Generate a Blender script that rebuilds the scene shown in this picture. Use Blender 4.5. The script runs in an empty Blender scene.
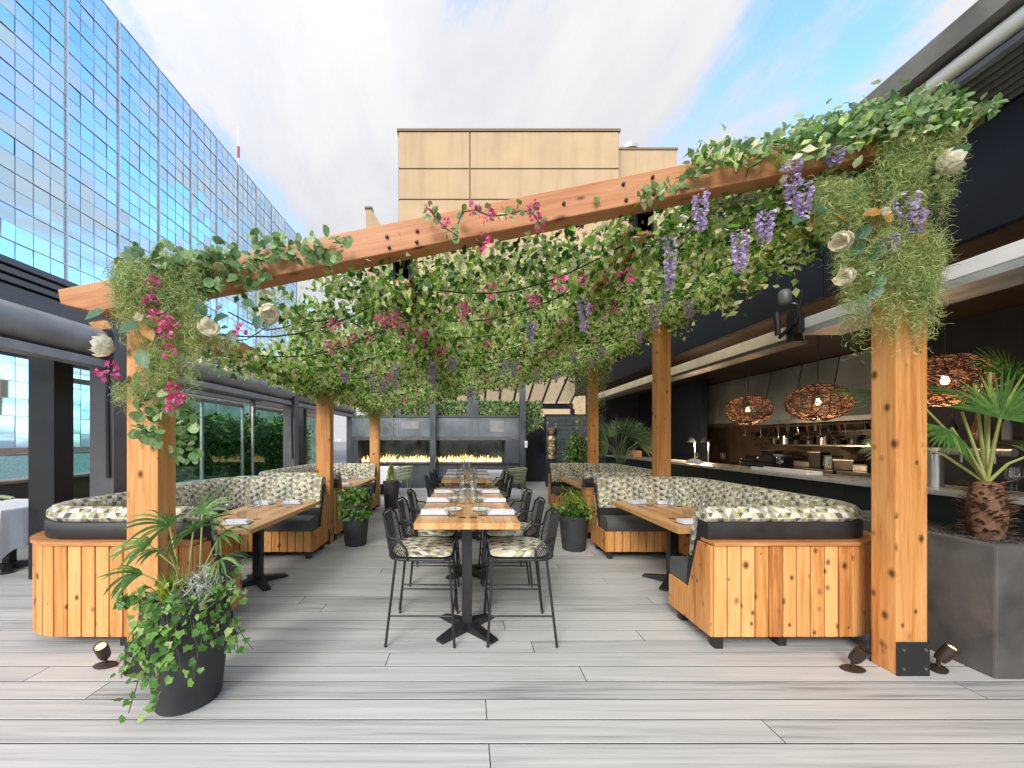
import bpy, bmesh, math, random
import numpy as np
from mathutils import Vector, Matrix, noise as mnoise
R = math.radians
random.seed(7); rng = np.random.default_rng(11)
C = bpy.context.scene.collection
F = 372.0; VX, VY, EYE = 467.0, 440.0, 1.5          # focal length in pixels, vanishing point, eye height

def P(px, py, Y):                                    # a point of the place at depth Y
    return Vector(((px - VX) / F * Y, Y, EYE - (py - VY) / F * Y))

# ------------------------------------------------------------------ materials
def newmat(name):
    m = bpy.data.materials.new(name); m.use_nodes = True
    nt = m.node_tree
    for n in list(nt.nodes): nt.nodes.remove(n)
    out = nt.nodes.new('ShaderNodeOutputMaterial')
    b = nt.nodes.new('ShaderNodeBsdfPrincipled')
    nt.links.new(b.outputs[0], out.inputs[0])
    return m, nt, b, out

def nd(nt, t, **kw):
    n = nt.nodes.new(t)
    for k, v in kw.items():
        if k.startswith('i_'):
            n.inputs[k[2:].replace('_', ' ')].default_value = v
        else: setattr(n, k, v)
    return n

def ramp(nt, fac, stops, interp='LINEAR'):
    r = nt.nodes.new('ShaderNodeValToRGB'); cr = r.color_ramp; cr.interpolation = interp
    while len(cr.elements) > 1: cr.elements.remove(cr.elements[-1])
    cr.elements[0].position = stops[0][0]; c = stops[0][1]; cr.elements[0].color = (*c, 1) if len(c) == 3 else c
    for p, c in stops[1:]:
        e = cr.elements.new(p); e.color = (*c, 1) if len(c) == 3 else c
    nt.links.new(fac, r.inputs[0]); return r.outputs[0]

def math_(nt, op, a, b=None, c=None):
    n = nt.nodes.new('ShaderNodeMath'); n.operation = op
    for i, v in enumerate((a, b, c)):
        if v is None: continue
        if isinstance(v, (int, float)): n.inputs[i].default_value = v
        else: nt.links.new(v, n.inputs[i])
    return n.outputs[0]

def mix(nt, fac, a, b, blend='MIX'):
    n = nt.nodes.new('ShaderNodeMix'); n.data_type = 'RGBA'; n.blend_type = blend
    for s, v in ((n.inputs[0], fac), (n.inputs[6], a), (n.inputs[7], b)):
        if isinstance(v, (int, float)): s.default_value = v
        elif isinstance(v, tuple): s.default_value = (*v, 1) if len(v) == 3 else v
        else: nt.links.new(v, s)
    return n.outputs[2]

def coords(nt, scale=(1, 1, 1), jitter=True, out='Object'):
    tc = nt.nodes.new('ShaderNodeTexCoord'); src = tc.outputs[out]
    if jitter:
        oi = nt.nodes.new('ShaderNodeObjectInfo')
        m = nd(nt, 'ShaderNodeVectorMath', operation='MULTIPLY_ADD')
        m.inputs[1].default_value = (17.3, 9.1, 23.7)
        nt.links.new(oi.outputs['Random'], m.inputs[0]); nt.links.new(src, m.inputs[2]); src = m.outputs[0]
    mp = nt.nodes.new('ShaderNodeMapping'); mp.inputs['Scale'].default_value = scale
    nt.links.new(src, mp.inputs[0]); return mp.outputs[0]

def island(nt):
    g = nt.nodes.new('ShaderNodeNewGeometry'); return g.outputs['Random Per Island']

def bump(nt, b, h, strength=.3, dist=.01):
    n = nt.nodes.new('ShaderNodeBump'); n.inputs['Strength'].default_value = strength; n.inputs['Distance'].default_value = dist
    nt.links.new(h, n.inputs['Height']); nt.links.new(n.outputs[0], b.inputs['Normal'])

def simple(name, col, rough=.5, metal=0., var=.18, scale=6., bmp=.0, bscale=80., spec=.5, emit=None, estr=0.):
    m, nt, b, out = newmat(name)
    n1 = nd(nt, 'ShaderNodeTexNoise', i_Scale=scale, i_Detail=6.); nt.links.new(coords(nt), n1.inputs[0])
    lo = tuple(max(0, c * (1 - var)) for c in col); hi = tuple(min(1, c * (1 + var)) for c in col)
    c = ramp(nt, n1.outputs[0], [(.3, lo), (.7, hi)])
    nt.links.new(c, b.inputs['Base Color'])
    r = nd(nt, 'ShaderNodeMapRange'); r.inputs[1].default_value = .3; r.inputs[2].default_value = .7
    r.inputs[3].default_value = max(0.02, rough - .08); r.inputs[4].default_value = min(1, rough + .08)
    nt.links.new(n1.outputs[0], r.inputs[0]); nt.links.new(r.outputs[0], b.inputs['Roughness'])
    b.inputs['Metallic'].default_value = metal; b.inputs['Specular IOR Level'].default_value = spec
    if bmp:
        n2 = nd(nt, 'ShaderNodeTexNoise', i_Scale=bscale, i_Detail=3.); nt.links.new(coords(nt), n2.inputs[0])
        bump(nt, b, n2.outputs[0], bmp, .004)
    if emit:
        b.inputs['Emission Color'].default_value = (*emit, 1); b.inputs['Emission Strength'].default_value = estr
    return m

def wood(name, axis='z', dark=(.30, .105, .028), mid=(.53, .235, .078), light=(.68, .37, .155), knots=True, isl=.35, rough=.5, kth=.15, kscale=(12., 7.)):
    m, nt, b, out = newmat(name)
    def sc(across, along): return {'x': (along, across, across), 'y': (across, along, across), 'z': (across, across, along)}[axis]
    isl_o = island(nt)
    # an offset per plank, so planks differ
    base = coords(nt)
    off = nd(nt, 'ShaderNodeVectorMath', operation='MULTIPLY_ADD'); off.inputs[1].default_value = (31., 17., 53.)
    nt.links.new(isl_o, off.inputs[0]); nt.links.new(base, off.inputs[2])
    def mapped(a, l):
        mp = nt.nodes.new('ShaderNodeMapping'); mp.inputs['Scale'].default_value = sc(a, l); nt.links.new(off.outputs[0], mp.inputs[0]); return mp.outputs[0]
    n1 = nd(nt, 'ShaderNodeTexNoise', i_Scale=1., i_Detail=6., i_Distortion=1.1, i_Roughness=.62); nt.links.new(mapped(26., 1.3), n1.inputs[0])
    n2 = nd(nt, 'ShaderNodeTexNoise', i_Scale=1., i_Detail=3.); nt.links.new(mapped(110., 4.), n2.inputs[0])
    n3 = nd(nt, 'ShaderNodeTexNoise', i_Scale=1., i_Detail=2.); nt.links.new(mapped(5., .7), n3.inputs[0])
    v = math_(nt, 'ADD', math_(nt, 'MULTIPLY', n1.outputs[0], .55), math_(nt, 'MULTIPLY', n2.outputs[0], .2))
    v = math_(nt, 'ADD', v, math_(nt, 'MULTIPLY', n3.outputs[0], .3))
    v = math_(nt, 'ADD', v, math_(nt, 'MULTIPLY', math_(nt, 'SUBTRACT', isl_o, .5), isl))
    c = ramp(nt, v, [(.35, dark), (.5, mid), (.67, light)])
    h = n1.outputs[0]
    if knots:
        vo = nd(nt, 'ShaderNodeTexVoronoi', i_Scale=1.); nt.links.new(mapped(*kscale), vo.inputs[0])
        sxc = nt.nodes.new('ShaderNodeSeparateColor'); nt.links.new(vo.outputs['Color'], sxc.inputs[0])
        kd = math_(nt, 'DIVIDE', vo.outputs['Distance'], math_(nt, 'ADD', math_(nt, 'MULTIPLY', sxc.outputs[0], 1.25), .25))
        k = ramp(nt, kd, [(.0, (0, 0, 0)), (kth * .45, (.12, .12, .12)), (kth * .8, (.55, .55, .55)), (kth * 1.25, (1, 1, 1))])
        c = mix(nt, k, (.075, .026, .01), c)
    nt.links.new(c, b.inputs['Base Color'])
    b.inputs['Roughness'].default_value = rough; b.inputs['Specular IOR Level'].default_value = .35
    bump(nt, b, n2.outputs[0], .12, .003)
    return m

def leafmat(name, stops, trans=.35, rough=.42):
    m, nt, b, out = newmat(name)
    c = ramp(nt, island(nt), stops)
    n = nd(nt, 'ShaderNodeTexNoise', i_Scale=45., i_Detail=2.); nt.links.new(coords(nt), n.inputs[0])
    c = mix(nt, .55, c, ramp(nt, n.outputs[0], [(.35, (.45, .5, .4)), (.65, (1.25, 1.2, 1.1))]), 'MULTIPLY')
    nt.links.new(c, b.inputs['Base Color']); b.inputs['Roughness'].default_value = rough
    b.inputs['Specular IOR Level'].default_value = .4
    t = nt.nodes.new('ShaderNodeBsdfTranslucent'); nt.links.new(c, t.inputs[0])
    ms = nt.nodes.new('ShaderNodeMixShader'); ms.inputs[0].default_value = trans
    nt.links.new(b.outputs[0], ms.inputs[1]); nt.links.new(t.outputs[0], ms.inputs[2]); nt.links.new(ms.outputs[0], out.inputs[0])
    return m

def fabric(name, cell=.044):
    m, nt, b, out = newmat(name)
    tc = nt.nodes.new('ShaderNodeTexCoord')
    sx = nt.nodes.new('ShaderNodeSeparateXYZ'); nt.links.new(tc.outputs['UV'], sx.inputs[0])
    v = math_(nt, 'DIVIDE', sx.outputs[1], cell * .87)
    u = math_(nt, 'SUBTRACT', math_(nt, 'DIVIDE', sx.outputs[0], cell), math_(nt, 'MULTIPLY', v, .5))
    fu, fv = math_(nt, 'FRACT', u), math_(nt, 'FRACT', v)
    t = math_(nt, 'GREATER_THAN', math_(nt, 'ADD', fu, fv), 1.)
    cb = nt.nodes.new('ShaderNodeCombineXYZ')
    nt.links.new(math_(nt, 'FLOOR', u), cb.inputs[0]); nt.links.new(math_(nt, 'FLOOR', v), cb.inputs[1]); nt.links.new(math_(nt, 'MULTIPLY', t, 7.31), cb.inputs[2])
    wn = nt.nodes.new('ShaderNodeTexWhiteNoise'); nt.links.new(cb.outputs[0], wn.inputs[0])
    seq = math_(nt, 'ADD', math_(nt, 'MULTIPLY', math_(nt, 'FLOOR', u), .382), math_(nt, 'ADD', math_(nt, 'MULTIPLY', math_(nt, 'FLOOR', v), .71), math_(nt, 'MULTIPLY', t, .47)))
    seq = math_(nt, 'FRACT', math_(nt, 'ADD', math_(nt, 'ADD', seq, 40.), math_(nt, 'MULTIPLY', wn.outputs[0], .09)))
    c = ramp(nt, seq, [(0, (.56, .52, .43)), (.24, (.34, .32, .155)), (.40, (.46, .43, .27)), (.52, (.29, .27, .245)), (.66, (.66, .62, .53)), (.76, (.10, .095, .09)), (.87, (.19, .175, .155)), (.94, (.33, .30, .13))], 'CONSTANT')
    n = nd(nt, 'ShaderNodeTexNoise', i_Scale=350., i_Detail=2.); nt.links.new(tc.outputs['UV'], n.inputs[0])
    c = mix(nt, .35, c, n.outputs[0], 'OVERLAY')
    nt.links.new(c, b.inputs['Base Color']); b.inputs['Roughness'].default_value = .85; b.inputs['Specular IOR Level'].default_value = .2
    n2 = nd(nt, 'ShaderNodeTexNoise', i_Scale=22., i_Detail=4.); nt.links.new(tc.outputs['UV'], n2.inputs[0])
    bump(nt, b, n2.outputs[0], .35, .012)
    return m

def glass(name, col=(1, 1, 1), rough=0., alpha=.0):
    m, nt, b, out = newmat(name)
    b.inputs['Base Color'].default_value = (*col, 1); b.inputs['Transmission Weight'].default_value = 1.; b.inputs['Roughness'].default_value = rough; b.inputs['IOR'].default_value = 1.45
    return m

def sheetglass(name, tint, refl=.25):
    m, nt, b, out = newmat(name)
    nt.nodes.remove(b)
    tr = nd(nt, 'ShaderNodeBsdfTransparent'); tr.inputs[0].default_value = (*tint, 1)
    gl = nd(nt, 'ShaderNodeBsdfGlossy'); gl.inputs['Roughness'].default_value = .02; gl.inputs[0].default_value = (1, 1, 1, 1)
    fr = nd(nt, 'ShaderNodeFresnel', i_IOR=1.5)
    f = math_(nt, 'ADD', math_(nt, 'MULTIPLY', fr.outputs[0], refl), refl * .12)
    ms = nt.nodes.new('ShaderNodeMixShader'); nt.links.new(f, ms.inputs[0]); nt.links.new(tr.outputs[0], ms.inputs[1]); nt.links.new(gl.outputs[0], ms.inputs[2]); nt.links.new(ms.outputs[0], out.inputs[0])
    return m

def emis(name, col, s):
    m, nt, b, out = newmat(name)
    b.inputs['Base Color'].default_value = (*col, 1); b.inputs['Emission Color'].default_value = (*col, 1); b.inputs['Emission Strength'].default_value = s
    return m

M = {}
M['post'] = wood('cedar_post_wood', 'z', mid=(.56, .25, .076), light=(.68, .36, .135), dark=(.38, .125, .03), isl=.0, kth=.19, kscale=(12., 8.))
M['beam'] = wood('cedar_beam_wood', 'x', dark=(.30, .105, .035), mid=(.42, .175, .068), light=(.52, .26, .12), isl=.1, kth=.13, kscale=(9., 3.5))
M['purlin'] = wood('cedar_purlin_wood', 'y', dark=(.30, .10, .03), mid=(.45, .19, .065), light=(.55, .28, .12), isl=.1, kth=.13, kscale=(9., 3.5))
M['plank'] = wood('cedar_plank_wood', 'z', dark=(.34, .115, .026), mid=(.60, .27, .078), light=(.73, .40, .15), isl=.22, kth=.19, kscale=(11., 8.))
M['ledge'] = wood('cedar_ledge_wood', 'x', knots=False)
M['tabletop'] = wood('butcher_block_wood', 'y', dark=(.38, .16, .05), mid=(.55, .28, .10), light=(.66, .39, .17), knots=False, isl=.22, rough=.33)
M['fabric'] = fabric('triangle_pattern_fabric')
M['cushion_fabric'] = fabric('patterned_cushion_fabric', .05)
M['charcoal'] = simple('charcoal_vinyl', (.085, .083, .085), .55, bmp=.2, bscale=200)
M['blackvinyl'] = simple('dark_band_vinyl', (.022, .02, .02), .45)
M['black'] = simple('black_powder_coat', (.016, .016, .018), .42)
M['wire'] = simple('black_wire', (.012, .012, .013), .5)
M['pot'] = simple('matte_charcoal_pot', (.035, .035, .038), .62, bmp=.15, bscale=120, var=.3)
M['concrete'] = simple('dark_concrete', (.085, .078, .072), .75, bmp=.4, bscale=35, var=.38, scale=3.5)
M['soil'] = simple('dark_gravel', (.05, .045, .042), .9, bmp=1., bscale=60, var=.6, scale=60)
M['steel'] = simple('dark_grey_steel', (.105, .10, .10), .45, var=.12)
M['steel2'] = simple('black_steel', (.012, .012, .014), .5)
M['tube'] = simple('grey_aluminium_tube', (.25, .24, .235), .45, metal=.1)
M['silver'] = simple('silver_frame', (.42, .43, .43), .4, metal=.4)
M['navy'] = simple('dark_navy_cladding', (.014, .017, .026), .5, var=.3)
M['white'] = simple('white_paint', (.78, .78, .77), .5, var=.05)
M['linen'] = simple('white_linen', (.80, .80, .82), .85, var=.06, bmp=.3, bscale=30)
M['napkin'] = simple('grey_blue_napkin', (.66, .68, .74), .85, var=.1, bmp=.4, bscale=60)
M['plate'] = simple('white_porcelain', (.8, .8, .79), .2, var=.03)
M['cutlery'] = simple('dark_menu_card', (.10, .07, .07), .5)
M['glass'] = sheetglass('drinking_glass', (.93, .95, .95), .25)
M['bronze'] = simple('bronze_fitting', (.06, .042, .032), .45, metal=.5)
M['tan'] = simple('tan_concrete_panel', (.46, .325, .185), .85, var=.09, scale=.3, bmp=.3, bscale=3)
def streaks(m):
    nt = m.node_tree; b = next(n for n in nt.nodes if n.type == 'BSDF_PRINCIPLED'); src_ = b.inputs['Base Color'].links[0].from_socket
    n = nd(nt, 'ShaderNodeTexNoise', i_Scale=1., i_Detail=7.); nt.links.new(coords(nt, (1.1, 1.1, .10)), n.inputs[0])
    nt.links.new(mix(nt, .35, src_, ramp(nt, n.outputs[0], [(.32, (.72, .70, .68)), (.5, (1, 1, 1)), (.7, (1.06, 1.05, 1.04))]), 'MULTIPLY'), b.inputs['Base Color'])
streaks(M['tan'])
M['tan_joint'] = simple('tan_panel_joint', (.20, .135, .08), .9)
M['chrome'] = simple('brushed_steel', (.50, .49, .47), .3, metal=.9, var=.15, scale=2)
M['hood'] = simple('stainless_hood', (.29, .335, .365), .38, metal=.2, var=.3, scale=1.2)
M['warmwall'] = simple('warm_tile_wall', (.17, .12, .08), .5, var=.4, scale=2.5)
M['cardboard'] = simple('kraft_box', (.40, .24, .12), .8)
M['rattan'] = simple('copper_wicker', (.125, .058, .03), .65, var=.4, scale=30)
M['olive'] = simple('pale_olive_plastic', (.30, .34, .19), .5)
M['trunkhair'] = simple('palm_trunk_fibre', (.17, .085, .045), .85, var=.5, scale=40)
M['bark'] = simple('brown_stem', (.10, .065, .035), .8)
M['petiole'] = simple('green_petiole', (.30, .32, .10), .5)
M['ivy'] = leafmat('variegated_ivy_leaf', [(0, (.03, .085, .016)), (.18, (.07, .20, .03)), (.33, (.18, .41, .06)), (.50, (.38, .61, .12)), (.68, (.66, .80, .28)), (.83, (.90, .89, .54)), (1, (.92, .87, .64))], .52)
M['eucalyptus'] = leafmat('grey_green_leaf', [(0, (.08, .18, .06)), (.45, (.19, .33, .12)), (.8, (.33, .46, .20)), (1, (.48, .56, .33))], .4)
M['magnolia_leaf'] = leafmat('glossy_dark_leaf', [(0, (.02, .07, .03)), (.6, (.04, .12, .05)), (.8, (.06, .16, .06)), (.82, (.45, .20, .04)), (1, (.38, .17, .035))], .12, .42)
M['moss'] = leafmat('hanging_moss', [(0, (.23, .32, .10)), (.5, (.41, .50, .18)), (1, (.62, .66, .32))], .45, .7)
M['potivy'] = leafmat('pot_ivy_leaf', [(0, (.05, .14, .025)), (.45, (.11, .26, .045)), (.8, (.22, .38, .08)), (1, (.5, .55, .25))], .35)
M['palm'] = leafmat('palm_leaf', [(0, (.05, .13, .03)), (.6, (.10, .22, .05)), (1, (.22, .33, .08))], .3)
M['palm2'] = leafmat('bluegreen_palm_leaf', [(0, (.06, .12, .06)), (.6, (.11, .2, .11)), (1, (.22, .32, .2))], .3)
M['hedge'] = leafmat('hedge_leaf', [(0, (.03, .09, .02)), (.5, (.08, .19, .035)), (.9, (.17, .32, .06)), (1, (.34, .46, .1))], .35)
M['yellowleaf'] = leafmat('yellow_green_leaf', [(0, (.10, .2, .03)), (.5, (.28, .36, .04)), (1, (.55, .5, .06))], .35)
M['silverleaf'] = leafmat('silver_leaf', [(0, (.30, .33, .29)), (1, (.6, .62, .57))], .2)
M['pink'] = leafmat('pink_bract', [(0, (.66, .04, .20)), (.6, (.82, .11, .36)), (1, (.88, .32, .52))], .45)
M['lilac'] = leafmat('lilac_petal', [(0, (.42, .30, .62)), (.6, (.60, .48, .76)), (1, (.76, .67, .86))], .4)
M['cream'] = leafmat('cream_petal', [(0, (.80, .74, .58)), (1, (.86, .82, .70))], .45)
M['peach'] = leafmat('peach_bud', [(0, (.72, .50, .32)), (1, (.80, .66, .48))], .3)

# ------------------------------------------------------------------ mesh builder
class MB:
    def __init__(s): s.v = []; s.f = []; s.m = []; s.uv = []
    def add(s, vs, fs, mi=0, uvs=None):
        o = len(s.v); s.v += [tuple(p) for p in vs]
        for k, f in enumerate(fs):
            s.f.append(tuple(i + o for i in f)); s.m.append(mi); s.uv.append(uvs[k] if uvs else None)
        return s
    def box(s, x0, x1, y0, y1, z0, z1, mi=0, mat=None):
        vs = [Vector((x, y, z)) for z in (z0, z1) for y in (y0, y1) for x in (x0, x1)]
        if mat is not None: vs = [mat @ p for p in vs]
        return s.add(vs, [(0, 2, 3, 1), (4, 5, 7, 6), (0, 1, 5, 4), (1, 3, 7, 5), (3, 2, 6, 7), (2, 0, 4, 6)], mi)
    def tube(s, pts, r, n=6, mi=0, caps=True):
        pts = [Vector(p) for p in pts]; rs = r if isinstance(r, (list, tuple)) else [r] * len(pts)
        rings = []; prev = None
        for i, p in enumerate(pts):
            d = (pts[min(i + 1, len(pts) - 1)] - pts[max(i - 1, 0)])
            d = d.normalized() if d.length > 1e-9 else Vector((0, 0, 1))
            if prev is None:
                a = Vector((0, 0, 1)) if abs(d.z) < .9 else Vector((1, 0, 0)); u = d.cross(a).normalized()
            else: u = (prev - d * prev.dot(d)); u = u.normalized() if u.length > 1e-6 else d.orthogonal().normalized()
            prev = u; w = d.cross(u)
            rings.append([p + (u * math.cos(2 * math.pi * k / n) + w * math.sin(2 * math.pi * k / n)) * rs[i] for k in range(n)])
        vs = [q for g in rings for q in g]; fs = []
        for i in range(len(pts) - 1):
            for k in range(n): fs.append((i * n + k, i * n + (k + 1) % n, (i + 1) * n + (k + 1) % n, (i + 1) * n + k))
        if caps: fs.append(tuple(range(n))[::-1]); fs.append(tuple((len(pts) - 1) * n + k for k in range(n)))
        return s.add(vs, fs, mi)
    def lathe(s, prof, n=24, c=(0, 0, 0), mi=0, sx=1., sy=1.):
        c = Vector(c); vs = []; fs = []
        for (r, z) in prof:
            for k in range(n):
                a = 2 * math.pi * k / n; vs.append(c + Vector((r * sx * math.cos(a), r * sy * math.sin(a), z)))
        for i in range(len(prof) - 1):
            for k in range(n): fs.append((i * n + k, i * n + (k + 1) % n, (i + 1) * n + (k + 1) % n, (i + 1) * n + k))
        if prof[0][0] > 1e-5: fs.append(tuple(range(n))[::-1])
        if prof[-1][0] > 1e-5: fs.append(tuple((len(prof) - 1) * n + k for k in range(n)))
        return s.add(vs, fs, mi)
    def prism(s, poly, a0, a1, plane='xz', mi=0):      # poly extruded along the remaining axis
        def mk(p, a): return {'xz': (p[0], a, p[1]), 'yz': (a, p[0], p[1]), 'xy': (p[0], p[1], a)}[plane]
        n = len(poly); vs = [mk(p, a0) for p in poly] + [mk(p, a1) for p in poly]
        return s.add(vs, [tuple(range(n))[::-1], tuple(range(n, 2 * n))] + [(i, (i + 1) % n, n + (i + 1) % n, n + i) for i in range(n)], mi)
    def blade(s, p0, d, up, length, width, droop=.3, segs=4, mi=0, fold=.15):
        p = Vector(p0); d = Vector(d).normalized(); up = Vector(up); rows = []
        for i in range(segs + 1):
            t = i / segs; side = d.cross(up)
            side = side.normalized() if side.length > 1e-5 else d.orthogonal().normalized()
            nrm = side.cross(d).normalized(); w = width * (math.sin(math.pi * (.12 + .88 * t)) ** .7 if t < 1 else .04) * .5
            rows.append((p - side * w + nrm * w * fold, p.copy(), p + side * w + nrm * w * fold))
            p = p + d * (length / segs); d = (d + Vector((0, 0, -1)) * droop / segs).normalized()
        vs = [q for r in rows for q in r]; fs = []
        for i in range(segs):
            for k in (0, 1): fs.append((i * 3 + k, i * 3 + k + 1, (i + 1) * 3 + k + 1, (i + 1) * 3 + k))
        return s.add(vs, fs, mi)
    def build(s, name, mats, parent=None, loc=(0, 0, 0), smooth=False, bevel=0., rot=None, fix=True, segs=2):
        me = bpy.data.meshes.new(name); me.from_pydata(s.v, [], s.f)
        mats = mats if isinstance(mats, (list, tuple)) else [mats]
        for m in mats: me.materials.append(M[m] if isinstance(m, str) else m)
        me.polygons.foreach_set('material_index', s.m)
        if any(u is not None for u in s.uv):
            l = me.uv_layers.new(name='UVMap'); flat = []
            for f, u in zip(s.f, s.uv):
                for k in range(len(f)): flat += list(u[k]) if u else [0., 0.]
            l.data.foreach_set('uv', flat)
        if fix or bevel:
            bm = bmesh.new(); bm.from_mesh(me)
            if fix: bmesh.ops.recalc_face_normals(bm, faces=bm.faces)
            if bevel:
                es = [e for e in bm.edges if len(e.link_faces) == 2 and e.calc_face_angle(0) > .5]
                bmesh.ops.bevel(bm, geom=es, offset=bevel, segments=segs, affect='EDGES', profile=.6, clamp_overlap=True)
            bm.to_mesh(me); bm.free()
        if smooth:
            me.polygons.foreach_set('use_smooth', [True] * len(me.polygons))
            try: me.set_sharp_from_angle(angle=R(40))
            except Exception: pass
        me.update()
        o = bpy.data.objects.new(name, me); C.objects.link(o); o.location = loc
        if rot: o.rotation_euler = rot
        if parent: o.parent = parent
        return o

def tag(o, label=None, cat=None, group=None, kind=None):
    for k, v in (('label', label), ('category', cat), ('group', group), ('kind', kind)):
        if v: o[k] = v
    return o

def thing(name, loc, label, cat, group=None, rz=0.):
    o = bpy.data.objects.new(name, None); C.objects.link(o); o.empty_display_size = .1
    o.location = loc; o.rotation_euler = (0, 0, rz)
    return tag(o, label, cat, group)

def copy_tree(o, loc=None, rz=None, label=None, parent=None):
    c = o.copy(); C.objects.link(c)
    if parent: c.parent = parent
    for ch in list(o.children): copy_tree(ch, parent=c)
    if loc is not None: c.location = loc
    if rz is not None: c.rotation_euler = (0, 0, rz)
    if label: c['label'] = label
    return c

# leaf templates: (x across, y along, z up)
T_OVAL = (np.array([(0, 0, 0), (-.30, .3, .07), (0, .33, 0), (.30, .3, .07), (-.27, .65, .05), (0, .68, -.02), (.27, .65, .05), (0, 1, -.1)], float),
          [(0, 2, 1), (0, 3, 2), (1, 2, 5, 4), (2, 3, 6, 5), (4, 5, 7), (5, 6, 7)])
T_ROUND = (np.array([(0, 0, 0), (-.36, .22, .06), (.36, .22, .06), (-.46, .55, .1), (0, .5, 0), (.46, .55, .1), (-.26, .88, .05), (.26, .88, .05), (0, 1, 0)], float),
           [(0, 4, 1), (0, 2, 4), (1, 4, 3), (4, 2, 5), (3, 4, 6), (4, 5, 7), (6, 4, 8), (4, 7, 8)])
T_IVY = (np.array([(0, .12, 0), (-.36, 0, .03), (-.40, .27, .07), (-.50, .46, .03), (-.30, .62, .05), (0, 1, -.08), (.30, .62, .05), (.50, .46, .03), (.40, .27, .07), (.36, 0, .03), (0, .45, -.02)], float),
         [(0, 10, 2, 1), (2, 10, 4, 3), (10, 5, 4), (10, 6, 5), (10, 8, 7, 6), (0, 9, 8, 10)])
T_QUAD = (np.array([(0, 0, 0), (-.32, .42, .1), (0, .45, 0), (.32, .42, .1), (0, 1, -.06)], float), [(0, 2, 1), (0, 3, 2), (1, 2, 4), (2, 3, 4)])
T_CURL = (np.array([(-.05, 0, 0), (.05, 0, 0), (-.05, .35, .12), (.05, .35, .12), (-.04, .7, .02), (.04, .7, .02), (0, 1, -.18)], float), [(0, 1, 3, 2), (2, 3, 5, 4), (4, 5, 6)])
_t = np.linspace(0, 1, 7); _x = .16 * np.sin(_t * 5.5); _z = .2 * np.sin(_t * 7 + 1) - .2 * math.sin(1); _w = .035 * (1 - .6 * _t)
T_STRAND = (np.stack([np.concatenate([_x - _w, _x + _w]), np.concatenate([_t, _t]), np.concatenate([_z, _z])], 1), [(i, i + 7, i + 8, i + 1) for i in range(6)])
T_PETAL = (np.array([(-.08, 0, 0), (.08, 0, 0), (-.36, .4, -.14), (0, .4, -.22), (.36, .4, -.14), (-.34, .75, -.06), (0, .78, -.16), (.34, .75, -.06), (0, 1, .06)], float),
           [(0, 3, 2), (0, 1, 3), (1, 4, 3), (2, 3, 6, 5), (3, 4, 7, 6), (5, 6, 8), (6, 7, 8)])

def scatter(name, tmpl, pos, dirs, ups, size, mats, parent=None, midx=None, smooth=False, loc=(0, 0, 0)):
    tv, tf = tmpl; pos = np.asarray(pos, float); N = len(pos)
    f = np.asarray(dirs, float); f = f / (np.linalg.norm(f, axis=1, keepdims=True) + 1e-9)
    sd = np.cross(f, np.asarray(ups, float)); sd = sd / (np.linalg.norm(sd, axis=1, keepdims=True) + 1e-9)
    u = np.cross(sd, f); size = np.asarray(size, float).reshape(-1, 1, 1) * np.ones((N, 1, 1))
    V = pos[:, None, :] + size * (tv[None, :, 0:1] * sd[:, None, :] + tv[None, :, 1:2] * f[:, None, :] + tv[None, :, 2:3] * u[:, None, :])
    nv = len(tv); tot = np.array([len(q) for q in tf]); flat = np.array([i for q in tf for i in q])
    me = bpy.data.meshes.new(name)
    me.vertices.add(N * nv); me.vertices.foreach_set('co', V.reshape(-1).astype(np.float32))
    li = (flat[None, :] + (np.arange(N) * nv)[:, None]).reshape(-1); me.loops.add(len(li)); me.loops.foreach_set('vertex_index', li.astype(np.int32))
    lt = np.tile(tot, N); ls = np.concatenate([[0], np.cumsum(lt)[:-1]])
    me.polygons.add(len(lt)); me.polygons.foreach_set('loop_start', ls.astype(np.int32)); me.polygons.foreach_set('loop_total', lt.astype(np.int32))
    mats = mats if isinstance(mats, (list, tuple)) else [mats]
    for m in mats: me.materials.append(M[m])
    if midx is not None: me.polygons.foreach_set('material_index', np.repeat(np.asarray(midx), len(tf)).astype(np.int32))
    me.update(calc_edges=True); me.validate()
    if smooth: me.polygons.foreach_set('use_smooth', [True] * len(me.polygons))
    o = bpy.data.objects.new(name, me); C.objects.link(o); o.location = loc
    if parent: o.parent = parent
    return o

def rdirs(n, bias=(0, 0, 0), spread=1.):
    d = rng.normal(size=(n, 3)) * spread + np.array(bias); return d / (np.linalg.norm(d, axis=1, keepdims=True) + 1e-9)
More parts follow.
